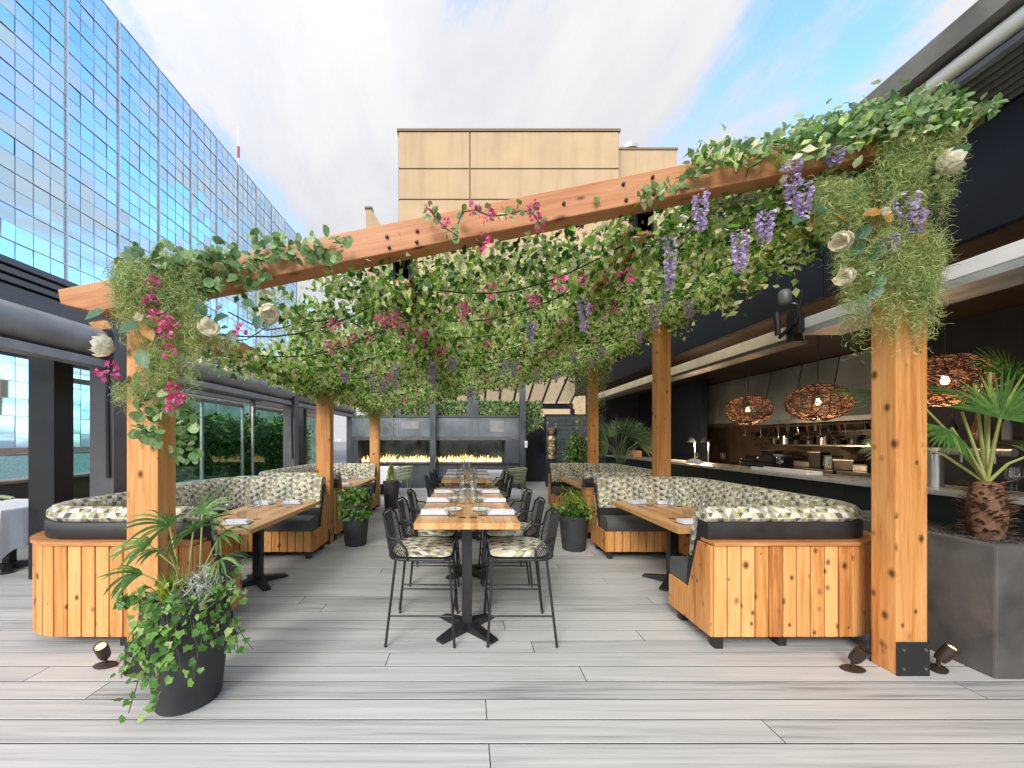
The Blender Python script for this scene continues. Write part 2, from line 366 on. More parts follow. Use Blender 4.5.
# ------------------------------------------------------------------ sky, light, camera
def make_world():
    w = bpy.data.worlds.new('World'); bpy.context.scene.world = w; w.use_nodes = True
    nt = w.node_tree
    for n in list(nt.nodes): nt.nodes.remove(n)
    out = nt.nodes.new('ShaderNodeOutputWorld'); bg = nt.nodes.new('ShaderNodeBackground'); nt.links.new(bg.outputs[0], out.inputs[0])
    sky = nt.nodes.new('ShaderNodeTexSky'); sky.sky_type = 'NISHITA'; sky.sun_disc = False
    sky.sun_elevation = R(SUN_EL); sky.sun_rotation = R(SUN_AZ); sky.air_density = 1.3; sky.ozone_density = 2.
    tc = nt.nodes.new('ShaderNodeTexCoord'); sx = nt.nodes.new('ShaderNodeSeparateXYZ'); nt.links.new(tc.outputs['Generated'], sx.inputs[0])
    # clouds lie on a flat layer high above
    zz = math_(nt, 'ADD', math_(nt, 'MAXIMUM', sx.outputs[2], 0.), .22)
    cb = nt.nodes.new('ShaderNodeCombineXYZ')
    nt.links.new(math_(nt, 'DIVIDE', sx.outputs[0], zz), cb.inputs[0]); nt.links.new(math_(nt, 'DIVIDE', sx.outputs[1], zz), cb.inputs[1])
    def noise_(s, d, rot, st=(1, 1, 1), rough=.55, loc=(0, 0, 0)):
        mp = nt.nodes.new('ShaderNodeMapping'); mp.inputs['Rotation'].default_value = (0, 0, rot); mp.inputs['Scale'].default_value = st; mp.inputs['Location'].default_value = loc
        nt.links.new(cb.outputs[0], mp.inputs[0])
        n = nd(nt, 'ShaderNodeTexNoise', i_Scale=s, i_Detail=d, i_Roughness=rough, i_Distortion=.35); nt.links.new(mp.outputs[0], n.inputs[0]); return n.outputs[0]
    a = noise_(2.5, 8., R(35), (1, .6, 1), .62, CLOUD_LOC); b = noise_(.45, 3., 0., (1, 1, 1), .5, (4.1, 2.2, 0))
    v = math_(nt, 'ADD', math_(nt, 'MULTIPLY', a, .85), math_(nt, 'MULTIPLY', b, .22))
    # fewer clouds towards +x, full cover to the left and low down
    v = math_(nt, 'SUBTRACT', v, math_(nt, 'MULTIPLY', math_(nt, 'SMOOTH_MAX', math_(nt, 'SUBTRACT', sx.outputs[0], .16), -.22, .2), .20))
    mask = ramp(nt, v, [(.385, (.08, .08, .08)), (.44, (.42, .42, .42)), (.51, (1, 1, 1))])
    skyc = mix(nt, 1., sky.outputs[0], BLUE_GAIN, 'MULTIPLY')
    sd = nd(nt, 'ShaderNodeVectorMath', operation='DOT_PRODUCT'); sd.inputs[1].default_value = SUN_DIR; nt.links.new(tc.outputs['Generated'], sd.inputs[0])
    glow = math_(nt, 'ADD', 1., math_(nt, 'MULTIPLY', math_(nt, 'POWER', math_(nt, 'MAXIMUM', math_(nt, 'ADD', math_(nt, 'MULTIPLY', sd.outputs['Value'], .5), .5), 0.), 3.), CLOUD_GLOW))
    shade = ramp(nt, a, [(.36, (.80, .83, .91)), (.60, (1., 1., 1.01))])
    cl = mix(nt, 1., shade, (CLOUD_L,) * 3, 'MULTIPLY')
    cg = nt.nodes.new('ShaderNodeVectorMath'); cg.operation = 'SCALE'; nt.links.new(cl, cg.inputs[0]); nt.links.new(glow, cg.inputs['Scale'])
    c = mix(nt, mask, skyc, cg.outputs[0])
    nt.links.new(c, bg.inputs[0]); bg.inputs[1].default_value = SKY_STR
SUN_EL, SUN_AZ = 33., 203.
SUN_DIR = (math.sin(R(SUN_AZ)) * math.cos(R(SUN_EL)), math.cos(R(SUN_AZ)) * math.cos(R(SUN_EL)), math.sin(R(SUN_EL)))
SKY_STR, CLOUD_L, CLOUD_GLOW, BLUE_GAIN, CLOUD_LOC = .10, 3.5, 2.5, (1.5, 1.95, 2.4), (1.3, .4, 0)
make_world()
sl = bpy.data.lights.new('sun', 'SUN'); sl.energy = 1.25; sl.angle = R(20); sl.color = (1, .96, .9)
so = bpy.data.objects.new('sun', sl); C.objects.link(so); so.rotation_euler = (-Vector(SUN_DIR)).to_track_quat('-Z', 'Y').to_euler()
cam = bpy.data.cameras.new('camera'); co = bpy.data.objects.new('camera', cam); C.objects.link(co)
co.location = (0, 0, EYE); co.rotation_euler = (R(90), 0, 0)
cam.sensor_width = 36; cam.lens = 36 * F / 1024; cam.shift_x = (512 - VX) / 1024; cam.shift_y = (VY - 384) / 1024; cam.clip_end = 3000; cam.clip_start = .05
sc = bpy.context.scene; sc.camera = co
sc.render.engine = 'CYCLES'; sc.cycles.use_denoising = True
sc.cycles.max_bounces = 10; sc.cycles.diffuse_bounces = 6; sc.cycles.glossy_bounces = 3; sc.cycles.transmission_bounces = 6; sc.cycles.transparent_max_bounces = 10
sc.cycles.sample_clamp_indirect = 6.; sc.cycles.caustics_reflective = False; sc.cycles.caustics_refractive = False
sc.view_settings.view_transform = 'Standard'; sc.view_settings.look = 'None'; sc.view_settings.exposure = EXPOSURE if 'EXPOSURE' in globals() else 1.18; sc.view_settings.gamma = 1

# ------------------------------------------------------------------ ground and deck
m, nt, b, out = newmat('street_concrete')
n1 = nd(nt, 'ShaderNodeTexNoise', i_Scale=.3, i_Detail=8.); nt.links.new(coords(nt), n1.inputs[0])
nt.links.new(ramp(nt, n1.outputs[0], [(.3, (.16, .16, .155)), (.7, (.24, .235, .23))]), b.inputs['Base Color']); b.inputs['Roughness'].default_value = .9
M['street'] = m
tag(MB().add([(-900, -900, 0), (900, -900, 0), (900, 900, 0), (-900, 900, 0)], [(0, 1, 2, 3)]).build('ground', 'street', loc=(0, 0, -2.6)), kind='structure')

m, nt, b, out = newmat('grey_composite_decking')
isl_o = island(nt)
off = nd(nt, 'ShaderNodeVectorMath', operation='MULTIPLY_ADD'); off.inputs[1].default_value = (37., 19., 11.)
nt.links.new(isl_o, off.inputs[0]); nt.links.new(coords(nt, jitter=False), off.inputs[2])
def mapd(sv):
    mp = nt.nodes.new('ShaderNodeMapping'); mp.inputs['Scale'].default_value = sv; nt.links.new(off.outputs[0], mp.inputs[0]); return mp.outputs[0]
g1 = nd(nt, 'ShaderNodeTexNoise', i_Scale=1., i_Detail=6., i_Distortion=.4); nt.links.new(mapd((1.0, 38., 1.)), g1.inputs[0])
g2 = nd(nt, 'ShaderNodeTexNoise', i_Scale=1., i_Detail=3.); nt.links.new(mapd((3., 140., 1.)), g2.inputs[0])
g3 = nd(nt, 'ShaderNodeTexNoise', i_Scale=1., i_Detail=3.); nt.links.new(mapd((.6, 5., 1.)), g3.inputs[0])
vv = math_(nt, 'ADD', math_(nt, 'MULTIPLY', g1.outputs[0], .55), math_(nt, 'ADD', math_(nt, 'MULTIPLY', g2.outputs[0], .2), math_(nt, 'MULTIPLY', g3.outputs[0], .3)))
vv = math_(nt, 'ADD', vv, math_(nt, 'MULTIPLY', math_(nt, 'SUBTRACT', isl_o, .5), .16))
nt.links.new(ramp(nt, vv, [(.34, (.21, .21, .21)), (.42, (.36, .355, .345)), (.52, (.455, .446, .43)), (.66, (.525, .515, .495))]), b.inputs['Base Color'])
b.inputs['Roughness'].default_value = .62; b.inputs['Specular IOR Level'].default_value = .35; bump(nt, b, g2.outputs[0], .25, .003)
M['deck'] = m
mb = MB(); pitch = .157; k = -18; y = 1.84 - 18 * pitch
while y < 14.2:
    x = -7.1 - random.random() * 3
    while x < 4.6:
        L = random.choice((3.2, 3.9, 4.9, 4.9)) + random.random() * .4
        x0, x1 = max(x, -7.1), min(x + L - .005, 4.6)
        if x1 - x0 > .05:
            e = .0018
            vs = []
            for (yy, zz) in ((y + .004, -.025), (y + .004, -e), (y + .004 + e, 0), (y + pitch - .004 - e, 0), (y + pitch - .004, -e), (y + pitch - .004, -.025)):
                vs += [(x0, yy, zz), (x1, yy, zz)]
            fs = [(2 * i, 2 * i + 1, 2 * i + 3, 2 * i + 2) for i in range(5)] + [(0, 2, 4, 6, 8, 10), (1, 3, 5, 7, 9, 11)]
            o_ = len(mb.v); mb.add(vs, fs)
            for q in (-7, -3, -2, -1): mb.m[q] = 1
        x += L
    y += pitch
M['deck_edge'] = simple('gap_shade_board_edge', (.045, .045, .045), .8)  # shade of the gaps painted in as dark sides on the boards
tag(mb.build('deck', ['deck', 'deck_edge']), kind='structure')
tag(MB().box(-7.1, 4.6, -1.2, 14.25, -.3, -.026).build('deck_base', 'black'), kind='structure')

# ------------------------------------------------------------------ glass tower
m, nt, b, out = newmat('mirror_curtain_glass')
b.inputs['Metallic'].default_value = 1.; b.inputs['Roughness'].default_value = .03
nt.links.new(ramp(nt, island(nt), [(0, (.46, .71, .93)), (1, (.66, .84, .98))]), b.inputs['Base Color'])
M['mirror'] = m
M['mull'] = simple('grey_mullion', (.42, .48, .54), .5, metal=.2)
M['mullw'] = simple('white_mullion', (.78, .78, .79), .5)
M['brownledge'] = simple('brown_stone_ledge', (.30, .19, .13), .7)
M['podium'] = simple('pale_podium', (.62, .62, .60), .7)
TX = -43.0
tower = thing('glass_tower', (TX, 61, -2.6), 'tall blue mirrored glass office tower on the left with a white mullion grid reflecting clouds', 'tower')
def tl(x, y, z): return (x - TX, y - 61, z + 2.6)
bays = [39.9 + 6 * i for i in range(-3, 9)]; FL = 3.3; TOP = 53.3
wins = []
for by in bays:
    for f in range(16):
        z0 = TOP - (f + 1) * FL
        cy, cz = by + 3, z0 + FL / 2
        px, py = VX + F * TX / cy, VY - F * (cz - EYE) / cy
        wins.append((not (-25 < px < 1024 and -15 < py < 470), cy, by, z0))
wins.sort()
def window_mb(mb, by, z0):
    for i in range(4):
        for j in range(2):
            y0, y1, a, c = by + i * 1.5, by + (i + 1) * 1.5, z0 + j * 1.65, z0 + (j + 1) * 1.65
            t1, t2 = random.gauss(0, .010), random.gauss(0, .010)
            mb.add([tl(TX + t1 * 1, y0, a), tl(TX - t1, y1, a), tl(TX - t1 + t2, y1, c), tl(TX + t1 + t2, y0, c)], [(0, 1, 2, 3)], 0)
    for i in (1, 2, 3): mb.box(.012, .03, by + i * 1.5 - 61 - .02, by + i * 1.5 - 61 + .02, z0 + 2.6 + .05, z0 + 2.6 + FL - .05, 1)
    mb.box(.014, .026, by - 61 + .1, by + 6 - 61 - .1, z0 + 2.6 + 1.63, z0 + 2.6 + 1.67, 1)
for w in wins[:99]:
    mb = MB(); window_mb(mb, w[2], w[3]); mb.build('window', ['mirror', 'mull'], tower, fix=False)
mb = MB()
for w in wins[99:]: window_mb(mb, w[2], w[3])
tag(mb.build('window', ['mirror', 'mull'], tower, fix=False), kind='stuff')
for f in range(17): MB().box(.015, .10, bays[0] - 61, 93.9 - 61, TOP - f * FL + 2.6 - .035, TOP - f * FL + 2.6 + .035).build('floor_band', 'mullw', tower)
for by in bays + [93.9]: MB().box(.012, .20, by - 61 - .06, by - 61 + .06, 3.1, TOP + 2.6).build('mullion', 'mullw', tower)
MB().box(-30, -.05, bays[0] - 61, 93.8 - 61, 0, TOP + 2.55).build('tower_body', 'mull', tower)
MB().box(-1, .5, bays[0] - 61, 93.9 - 61, 2.65, 3.35).build('ledge', 'brownledge', tower)
MB().box(-1, 1.6, bays[0] - 61, 93.9 - 61, 0, 2.64).build('podium', 'podium', tower)
an = P(242, 165, 71)
at = thing('antenna', (TX - 1.5, 71 * 1.02, TOP - .1), 'thin red and white antenna mast on the roof edge of the glass tower', 'antenna')
mb = MB(); mb.tube([(0, 0, 0), (0, 0, 3.2)], .16); mb.build('mast', 'white', at)
MB().tube([(0, 0, 3.2), (0, 0, 5.4)], .22).build('mast_band', simple('antenna_red', (.35, .05, .04)), at)
MB().tube([(0, 0, 5.4), (0, 0, 9.2)], .08).build('mast_tip', 'white', at)

# ------------------------------------------------------------------ tan building
Y = 45.
tb = thing('tan_building', (0, Y, -2.6), 'square tan concrete panel building block behind the pergola with dark joints', 'building')
x0, x1 = (398 - VX) / F * Y, (619.5 - VX) / F * Y; zt = EYE + 308.5 / F * Y + 2.6
xw = (677 - VX) / F * (Y + 2); zw = EYE + 290 / F * (Y + 2) + 2.6
jx = (470 - VX) / F * Y; jz = [EYE + (440 - q) / F * Y + 2.6 for q in (168.7, 199.5, 262, 324, 386)] + [1.]
mb = MB(); g = .08
xs = [x0, jx, x1]; zs = [zt] + jz
for i in range(2):
    for j in range(len(zs) - 1):
        mb.box(xs[i] + g, xs[i + 1] - g, 0, .5, zs[j + 1] + g, zs[j] - g)
mb.build('panel', 'tan', tb, bevel=.06)
MB().box(x0 + .03, x1 - .03, .12, 8, 0, zt - .03).build('wall', 'tan_joint', tb)
MB().box(x0 - .12, x1 + .12, -.1, 8, zt, zt + .3).build('parapet', 'tan_joint', tb)
mb = MB()
for zz0, zz1 in ((0, zw - 9), (zw - 8.85, zw - 4.6), (zw - 4.45, zw)): mb.box(x1 + .05, xw, 2, 8, zz0, zz1)
mb.build('wing_wall', 'tan', tb, bevel=.06)
MB().box(x1 + .02, xw + .1, 1.9, 8.1, zw, zw + .25).build('wing_parapet', 'tan_joint', tb)
vp = P(630, 150, Y + 3)
MB().lathe([(.9, 0), (.9, .5), (1.25, .55), (1.2, 1.1), (.8, 1.6), (0, 1.8)], 20, (vp.x, 3.5, zw + .2)).build('roof_vent', 'silver', tb, smooth=True)
a = P(366, 209, 55); b2 = P(380, 250, 55)
rb = thing('rooftop_block', (0, 55, 0), 'small tan sloping rooftop block left of the tan building behind the beam', 'building')
MB().prism([(a.x, 0), (b2.x + 4, 0), (b2.x + 4, a.z - 5), (b2.x + .3, a.z - 2.6), (a.x + .8, a.z), (a.x, a.z)], 0, 1).build('wall', 'tan', rb)
MB().box(a.x - .15, a.x + .9, -.15, 1.1, a.z + .01, a.z + .3).build('coping', 'tan_joint', rb)

# ------------------------------------------------------------------ tan canopy at the back
cn = thing('fabric_awning', (0, 12.5, 0), 'sloping tan fabric awning with dark ribs above the back wall', 'awning')
zb, zf = 3.13, 4.9; yb, yf = 3.6, -.4
M['awn'] = leafmat('tan_awning_fabric', [(0, (.66, .50, .33)), (1, (.72, .56, .38))], .65, .8)
xr = [-4.2 + .62 * i for i in range(15)]
mb = MB()
for i in range(14): mb.add([(xr[i], yb, zb), (xr[i + 1], yb, zb), (xr[i + 1], yf, zf), (xr[i], yf, zf)], [(0, 1, 2, 3)])
mb.build('fabric', 'awn', cn, fix=False)
for x in xr: MB().tube([(x, yb, zb - .04), (x, yf, zf - .04)], .045, 4).build('rib', 'steel2', cn)
MB().box(xr[0], xr[-1] + .1, yb - .06, yb + .1, zb - .28, zb - .05).build('eave_beam', 'steel2', cn)
MB().box(xr[-1], xr[-1] + .16, yf, yb + .1, 0, .1).build('foot_rail', 'steel2', cn)
for x in (xr[0], xr[-1] + .08): MB().box(x - .08, x + .08, yb - .08, yb + .08, .1, zb - .29).build('post', 'steel2', cn)

# ------------------------------------------------------------------ cedar pergola
def bz(x): return 2.5 + .2 * (x + 2.376)             # top of the sloping beams
BH, BT = .185, .14
perg = thing('cedar_pergola', (0, 2.37, 0), 'cedar timber pergola with square knotty posts and sloping beams over the booths', 'pergola')
rows = [0., 2.98, 5.93]; xl, xrp = -2.07, 2.835
for ry in rows:
    mb = MB(); xa, xb = -2.6, 3.26; c, s_ = math.cos(math.atan(.2)), math.sin(math.atan(.2))
    L = (xb - xa) / c; t = BT / 2
    poly = [(0.0, -.0), (L, 0), (L, -BH * .35), (L - .14, -BH), (.2, -BH), (0, -BH * .5)]
    mb.prism(poly, -t, t)
    bo = mb.build('beam', 'beam', perg, loc=(xa, ry + .06, bz(xa)), rot=(0, -math.atan(.2), 0), bevel=.008)
    if ry == 0:
        mb = MB()
        for fx, fz in ((385, 232), (416, 226), (388, 247), (416, 240), (627, 178), (657, 171), (630, 195), (658, 188), (566, 198)):
            p = P(fx, fz, 2.3); p = Vector((p.x, 0, p.z)); X = p.x
            q = Vector((X - xa, p.z - bz(xa))); u = q.x * c + q.y * s_; v = -q.x * s_ + q.y * c
            v = min(-.03, max(-BH + .03, v))
            mb.lathe([(.011, 0), (.011, .012), (.007, .016), (0, .017)], 8, (0, 0, 0)); n = len(mb.v) - 4 * 8
            for i in range(n, len(mb.v)): x_, y_, z_ = mb.v[i]; mb.v[i] = (x_ + u, -z_ - t - .001, y_ + v)
        mb.build('bolt', 'black', bo)
for ri, ry in enumerate(rows):
    for x in (xl, xrp):
        h = bz(x) - BH - .02 - (.0 if ri == 0 else .0)
        MB().box(-.1, .1, -.075, .075, .0, h).build('post', 'post', perg, loc=(x, ry + .075, 0), bevel=.007)
        MB().box(-.104, .104, .0765, .084, .0, .215).build('base_plate', 'black', perg, loc=(x, ry + .075, 0), bevel=.002); bpo = MB().box(-.104, .104, -.084, -.0765, .0, .215).build('base_plate', 'black', perg, loc=(x, ry + .075, 0), bevel=.002)
        mb = MB()
        for bx in (-.07, .07):
            for bzz in (.05, .17):
                mb.tube([(bx, -.083, bzz), (bx, -.094, bzz)], .009, 6)
        mb.build('bolt', 'steel', bpo)
for x in (xl, -.44, 1.2, xrp):
    z1 = bz(x) - BH - .004; w = .06 if x in (xl, xrp) else .05
    for k in range(2):
        MB().box(-w, w, rows[k] + .14, rows[k + 1] - .02, -.14, 0).build('purlin', 'purlin', perg, loc=(x, 0, z1), bevel=.006)
for x in (-.44, 1.2):
    z1 = bz(x) - BH
    for k in range(2):
        MB().box(x - .06, x + .06, rows[k] + .14, rows[k] + .2, z1 - .12, z1 + .03).build('bracket', 'navy', perg)

# ------------------------------------------------------------------ vines on the pergola
def under(x): return bz(x) - BH - .10
def canopy():
    root = thing('vine_canopy', (0, 2.37, 0), 'dense roof of trailing variegated ivy with pink and lilac flowers under the pergola beams', 'vines')
    cx, n_cl = [], 0
    while n_cl < 5200:
        x = rng.uniform(-2.2, 3.0); y = rng.uniform(.12, 6.25)
        v = mnoise.noise(Vector((x * 1.3, y * 1.1, 3.3))) + .5 * mnoise.noise(Vector((x * 3.1, y * 3.1, 9.)))
        thr = -.48 if y < 1.4 else (-.55 if y < 3 else -.8)
        if v < thr: continue
        cx.append((x, y, under(x) + rng.normal(0, .05) - .05 * max(0, v) + (.28 * max(0, 1 - y / 1.1) * rng.uniform(0, 1)))); n_cl += 1
    for xp, m_ in ((-.44, 420), (1.2, 170), (xl, 160)):
        for _ in range(m_): cx.append((xp + rng.normal(0, .10), rng.uniform(.12, 5.9), bz(xp) - BH - .15 + rng.normal(0, .05)))
    cx = np.array(cx); per = 9
    pos = np.repeat(cx, per, axis=0) + rng.normal(size=(len(cx) * per, 3)) * np.array((.085, .085, .035))
    # hanging fringe along the low and the high edge
    fr = []
    for x, n, dz in ((2.86, 2900, .42), (-2.12, 1100, .22)):
        for i in range(n):
            y = rng.uniform(.2, 6.3); d = dz * (.25 + .75 * abs(mnoise.noise(Vector((x, y * 3.2, 1.)))) * 1.8) * rng.uniform(0, 1)
            fr.append((x + rng.normal(0, .07), y, under(x) + .06 - d))
    for i in range(1500):
        x = rng.uniform(-2.1, 2.8); fr.append((x, 6.1 + rng.normal(0, .12), under(x) - rng.uniform(0, .22) * (1 + mnoise.noise(Vector((x * 3, 0, 0))))))
    pos = np.concatenate([pos, np.array(fr)])
    n = len(pos)
    d = rdirs(n, (0, -.1, -.7), .8); up = rdirs(n, (0, -1.3, .35), .7)
    scatter('foliage', T_QUAD, pos, d, up, rng.uniform(.040, .078, n), 'ivy', root)
    q = pos[(pos[:, 1] < 3.2)][::6]; n = len(q); scatter('broad_foliage', T_IVY, q + rng.normal(size=(n, 3)) * .04, rdirs(n, (0, -.3, -.6)), rdirs(n, (0, -.5, .9)), rng.uniform(.04, .078, n), 'ivy', root)
    mb = MB()
    for k in range(9):
        y = .35 + k * .68
        for (a, b_) in ((xl, -.44), (-.44, 1.2), (1.2, xrp)):
            pts = []
            for i in range(9):
                t = i / 8; x = a + (b_ - a) * t; pts.append((x, y + .1 * math.sin(k * 1.7 + t * 3), under(x) + .03 - .16 * math.sin(math.pi * t)))
            mb.tube(pts, .006, 4)
    mb.build('support_wire', 'wire', root)
    mb = MB()
    for k in range(60):
        x, y = rng.uniform(-2, 2.8), rng.uniform(.2, 5.6); a = rng.uniform(0, 6.28); pts = []
        for i in range(7):
            x2 = x + math.cos(a) * .14 * i; x2 = min(2.9, max(-2.15, x2)); pts.append((x2, y + math.sin(a) * .12 * i, under(x2) - .03 + .05 * math.sin(i * 1.3 + k)))
        mb.tube(pts, .005, 4)
    mb.build('stem', 'bark', root)
    return root
vine = canopy()
def cluster_pts(n, r, h=None):
    p = rng.normal(size=(n, 3)); p /= np.linalg.norm(p, axis=1, keepdims=True); return p * r * rng.uniform(.55, 1, (n, 1)) * np.array((1, 1, h or 1))
def boug(parent, loc, r=.05, n=16):
    p = cluster_pts(n, r); return scatter('pink_flower', T_PETAL, p, p + rdirs(n) * r * .5, rdirs(n), rng.uniform(.9, 1.3, n) * r * .8, 'pink', parent, loc=loc)
def wist(parent, loc, L=.25, w=.036, n=100):
    t = rng.uniform(0, 1, n); a = rng.uniform(0, 6.28, n); r = w * (1 - t * .75)
    p = np.stack([np.cos(a) * r, np.sin(a) * r, -t * L], 1); d = np.stack([np.cos(a), np.sin(a), -.4 + 0 * a], 1)
    return scatter('wisteria_flower', T_PETAL, p, d, rdirs(n), rng.uniform(.020, .032, n), 'lilac', parent, loc=loc)
b_src = [boug(vine, (0, 0, 0), .036, 14) for _ in range(3)]; w_src = [wist(vine, (0, 0, 0), l_, .028) for l_ in (.17, .24)]; 
peach = [scatter('peach_flower', T_PETAL, cluster_pts(8, .022), rdirs(8), rdirs(8), np.full(8, .042), 'peach', vine) for _ in range(2)]
def spread_copy(srcs, spots):
    for i, s in enumerate(spots):
        o = srcs[i] if i < len(srcs) else srcs[i % len(srcs)].copy()
        if i >= len(srcs): C.objects.link(o)
        o.location = s; o.rotation_euler = (0, 0, random.uniform(0, 6.28)); k = random.uniform(.75, 1.2); o.scale = (k, k, k)
pk = [(315, 293), (342, 297), (287, 320), (301, 318), (264, 333), (333, 325), (368, 340), (386, 322), (380, 321), (395, 320), (400, 328), (422, 332), (423, 338), (334, 345), (350, 341), (389, 378), (410, 350), (440, 352), (447, 364), (405, 400), (430, 400), (484, 285), (492, 291), (467, 310), (486, 318), (460, 316), (534, 300), (561, 283), (583, 280), (535, 303), (627, 275), (613, 304), (615, 310), (593, 308), (560, 325), (488, 346), (523, 348), (553, 355), (594, 339), (518, 368), (487, 381), (360, 300), (366, 305)]
def on_canopy(px, py, dz=-.24):
    # where the view line through a pixel meets the sloping vine layer
    dx, dzv = (px - VX) / F, (VY - py) / F
    a0 = 2.5 + .2 * 2.376 - BH - .10 + dz - EYE
    Y_ = a0 / (dzv - .2 * dx); return (dx * Y_, Y_ - 2.37, EYE + dzv * Y_)
def ok(q): return .05 < q[1] < 6.4 and -2.3 < q[0] < 3.1
spread_copy(b_src, [q for q in (on_canopy(*p) for p in pk) if ok(q)])
ws = [(345, 370), (372, 374), (384, 378), (395, 365), (432, 360), (434, 372), (453, 356), (505, 360), (514, 362), (584, 300), (531, 322), (537, 368), (574, 352), (592, 356), (602, 345), (670, 262), (665, 285), (655, 305), (640, 330), (700, 205), (738, 245), (761, 230), (640, 258), (690, 300), (556, 372), (470, 385)]
spread_copy(w_src, [q for q in (on_canopy(*p) for p in ws) if ok(q)])
spread_copy(peach, [(x, rng.uniform(.3, 6.1), under(x) - rng.uniform(.13, .22)) for x in rng.uniform(-2, 2.8, 85)])

# garlands round the two front posts and along the front beam
def region(px0, px1, py0, py1, n, Yc=2.28, jy=.09, taper=0.):
    o = []
    for i in range(n):
        t = rng.uniform(0, 1) ** .85; cxp = (px0 + px1) / 2; hw = (px1 - px0) / 2 * (1 - taper * t)
        p = P(cxp + rng.uniform(-1, 1) * hw + 3 * math.sin(t * 9 + cxp), py0 + (py1 - py0) * t, Yc + rng.normal(0, jy * .6)); o.append(p)
    return np.array([(p.x, p.y - 2.37, p.z) for p in o])
def tendrils(px0, px1, py0, py1, n, Yc=2.28, jy=.09, taper=0., per=26):
    o = []
    for i in range(max(3, n // per)):
        cxp = (px0 + px1) / 2; u = rng.uniform(-1, 1); a = cxp + u * (px1 - px0) / 2; L = (py1 - py0) * (.25 + .75 * rng.uniform(0, 1) ** 1.3) * (1 - .55 * taper * abs(u)); ys = py0 + rng.uniform(-.05, .2) * (py1 - py0); ph = rng.uniform(0, 6.28); w = rng.uniform(1.5, 4.5); yy = Yc + rng.normal(0, jy * .6)
        for k in range(per):
            t = (k + rng.uniform(0, 1)) / per; p = P(a + (cxp - a) * .35 * taper * t + 3 * math.sin(t * 6 + ph) + rng.normal(0, w) * (1 - .6 * t), min(py1 + 6, ys + L * t), yy + rng.normal(0, .015)); o.append(p)
    return np.array([(p.x, p.y - 2.37, p.z) for p in o])
def magnolia(parent, px, py, r=.075, Yc=2.2, ax=(-.6, -.5, .25)):
    p = P(px, py, Yc); a = Vector(ax).normalized(); q = a.to_track_quat('Z', 'Y'); dd, uu = [], []
    for k in range(9):
        th = k * 2.4; op = .45 if k < 4 else .85
        d = q @ Vector((math.cos(th) * op, math.sin(th) * op, 1.)); u = q @ Vector((-math.cos(th), -math.sin(th), .4)); dd.append(d); uu.append(u)
    return scatter('magnolia_flower', T_PETAL, np.zeros((9, 3)) - np.array(a) * r * .5, dd, uu, np.full(9, r * 1.5), 'cream', parent, loc=(p.x, p.y - 2.37, p.z), smooth=True)
def bigleaves(parent, spots, Yc=2.22):
    pos, dr, sz = [], [], []
    for (px, py, dx, dz, s) in spots:
        p = P(px, py, Yc); pos.append((p.x, p.y - 2.37, p.z)); dr.append((dx, -.25, dz)); sz.append(s)
    return scatter('broad_foliage', T_OVAL, pos, dr, [(random.gauss(0, .3), -1, .5) for _ in pos], sz, 'magnolia_leaf', parent, smooth=True)
gl = thing('flower_garland', (0, 2.37, 0), 'garland of hanging moss, round leaves and cream magnolias on the low left front post', 'garland')
ps = np.concatenate([tendrils(112, 150, 262, 350, 1900, taper=.4), tendrils(162, 203, 258, 420, 3600, taper=.45), tendrils(140, 178, 330, 445, 1500, taper=.6), tendrils(118, 140, 380, 420, 250), tendrils(205, 232, 335, 372, 160, Yc=2.45, taper=.7), tendrils(118, 200, 254, 290, 900)])
n = len(ps); scatter('moss', T_STRAND, ps, rdirs(n, (0, 0, -.5)), rdirs(n), rng.uniform(.035, .075, n), 'moss', gl)
ps = np.concatenate([region(195, 260, 243, 285, 150, jy=.06), region(255, 345, 236, 262, 110, jy=.06), region(150, 172, 250, 330, 70), region(128, 170, 380, 440, 80, taper=.5), region(120, 185, 248, 265, 50), region(190, 215, 250, 300, 60), region(176, 196, 400, 460, 40)])
n = len(ps); scatter('round_foliage', T_ROUND, ps, rdirs(n, (0, -.5, -.4)), rdirs(n, (0, -.8, .5)), rng.uniform(.04, .075, n), 'eucalyptus', gl, smooth=True)
bigleaves(gl, [(106, 310, -.9, -.5, .13), (118, 330, 1, .1, .16), (112, 328, -.8, .2, .12), (146, 325, .5, -.8, .12), (150, 305, .3, .6, .1), (140, 350, .5, -.8, .14), (150, 318, .6, -.4, .12), (205, 318, -.2, .9, .11), (212, 322, .9, .3, .12), (230, 330, .4, -.7, .1), (243, 300, .9, -.5, .1), (260, 315, -.1, -.9, .1), (265, 310, .8, .3, .1), (172, 262, 1, .1, .12), (140, 258, -.6, .5, .1), (130, 290, -.5, .8, .08), (262, 322, .6, -.5, .08)])
for m_ in ((106, 347, .075, (-.7, -.6, .2)), (209, 329, .062, (.5, -.7, .3)), (140, 318, .028, (0, -1, .3)), (268, 312, .06, (.7, -.5, -.4))): magnolia(gl, m_[0], m_[1], m_[2], 2.17, m_[3])
for (px, py, r) in ((152, 282, .03), (151, 302, .028), (158, 316, .03), (171, 322, .035), (168, 331, .035), (108, 372, .042), (170, 352, .03), (175, 393, .038), (172, 403, .035), (240, 330, .03), (176, 398, .03)):
    p = P(px, py, 2.17); boug(gl, (p.x, p.y - 2.37, p.z), r, 18)
gr = thing('flower_garland', (0, 2.37, 0), 'garland of leafy vines, moss and lilac wisteria over the tall right front post', 'garland')
ps = np.concatenate([tendrils(880, 925, 150, 250, 2600), tendrils(868, 945, 225, 345, 3600, taper=.35), tendrils(818, 868, 178, 250, 2200, taper=.3), tendrils(838, 872, 240, 362, 1500, taper=.75), tendrils(905, 940, 240, 350, 1500, taper=.6), tendrils(880, 960, 130, 190, 1300), tendrils(925, 950, 180, 220, 400)])
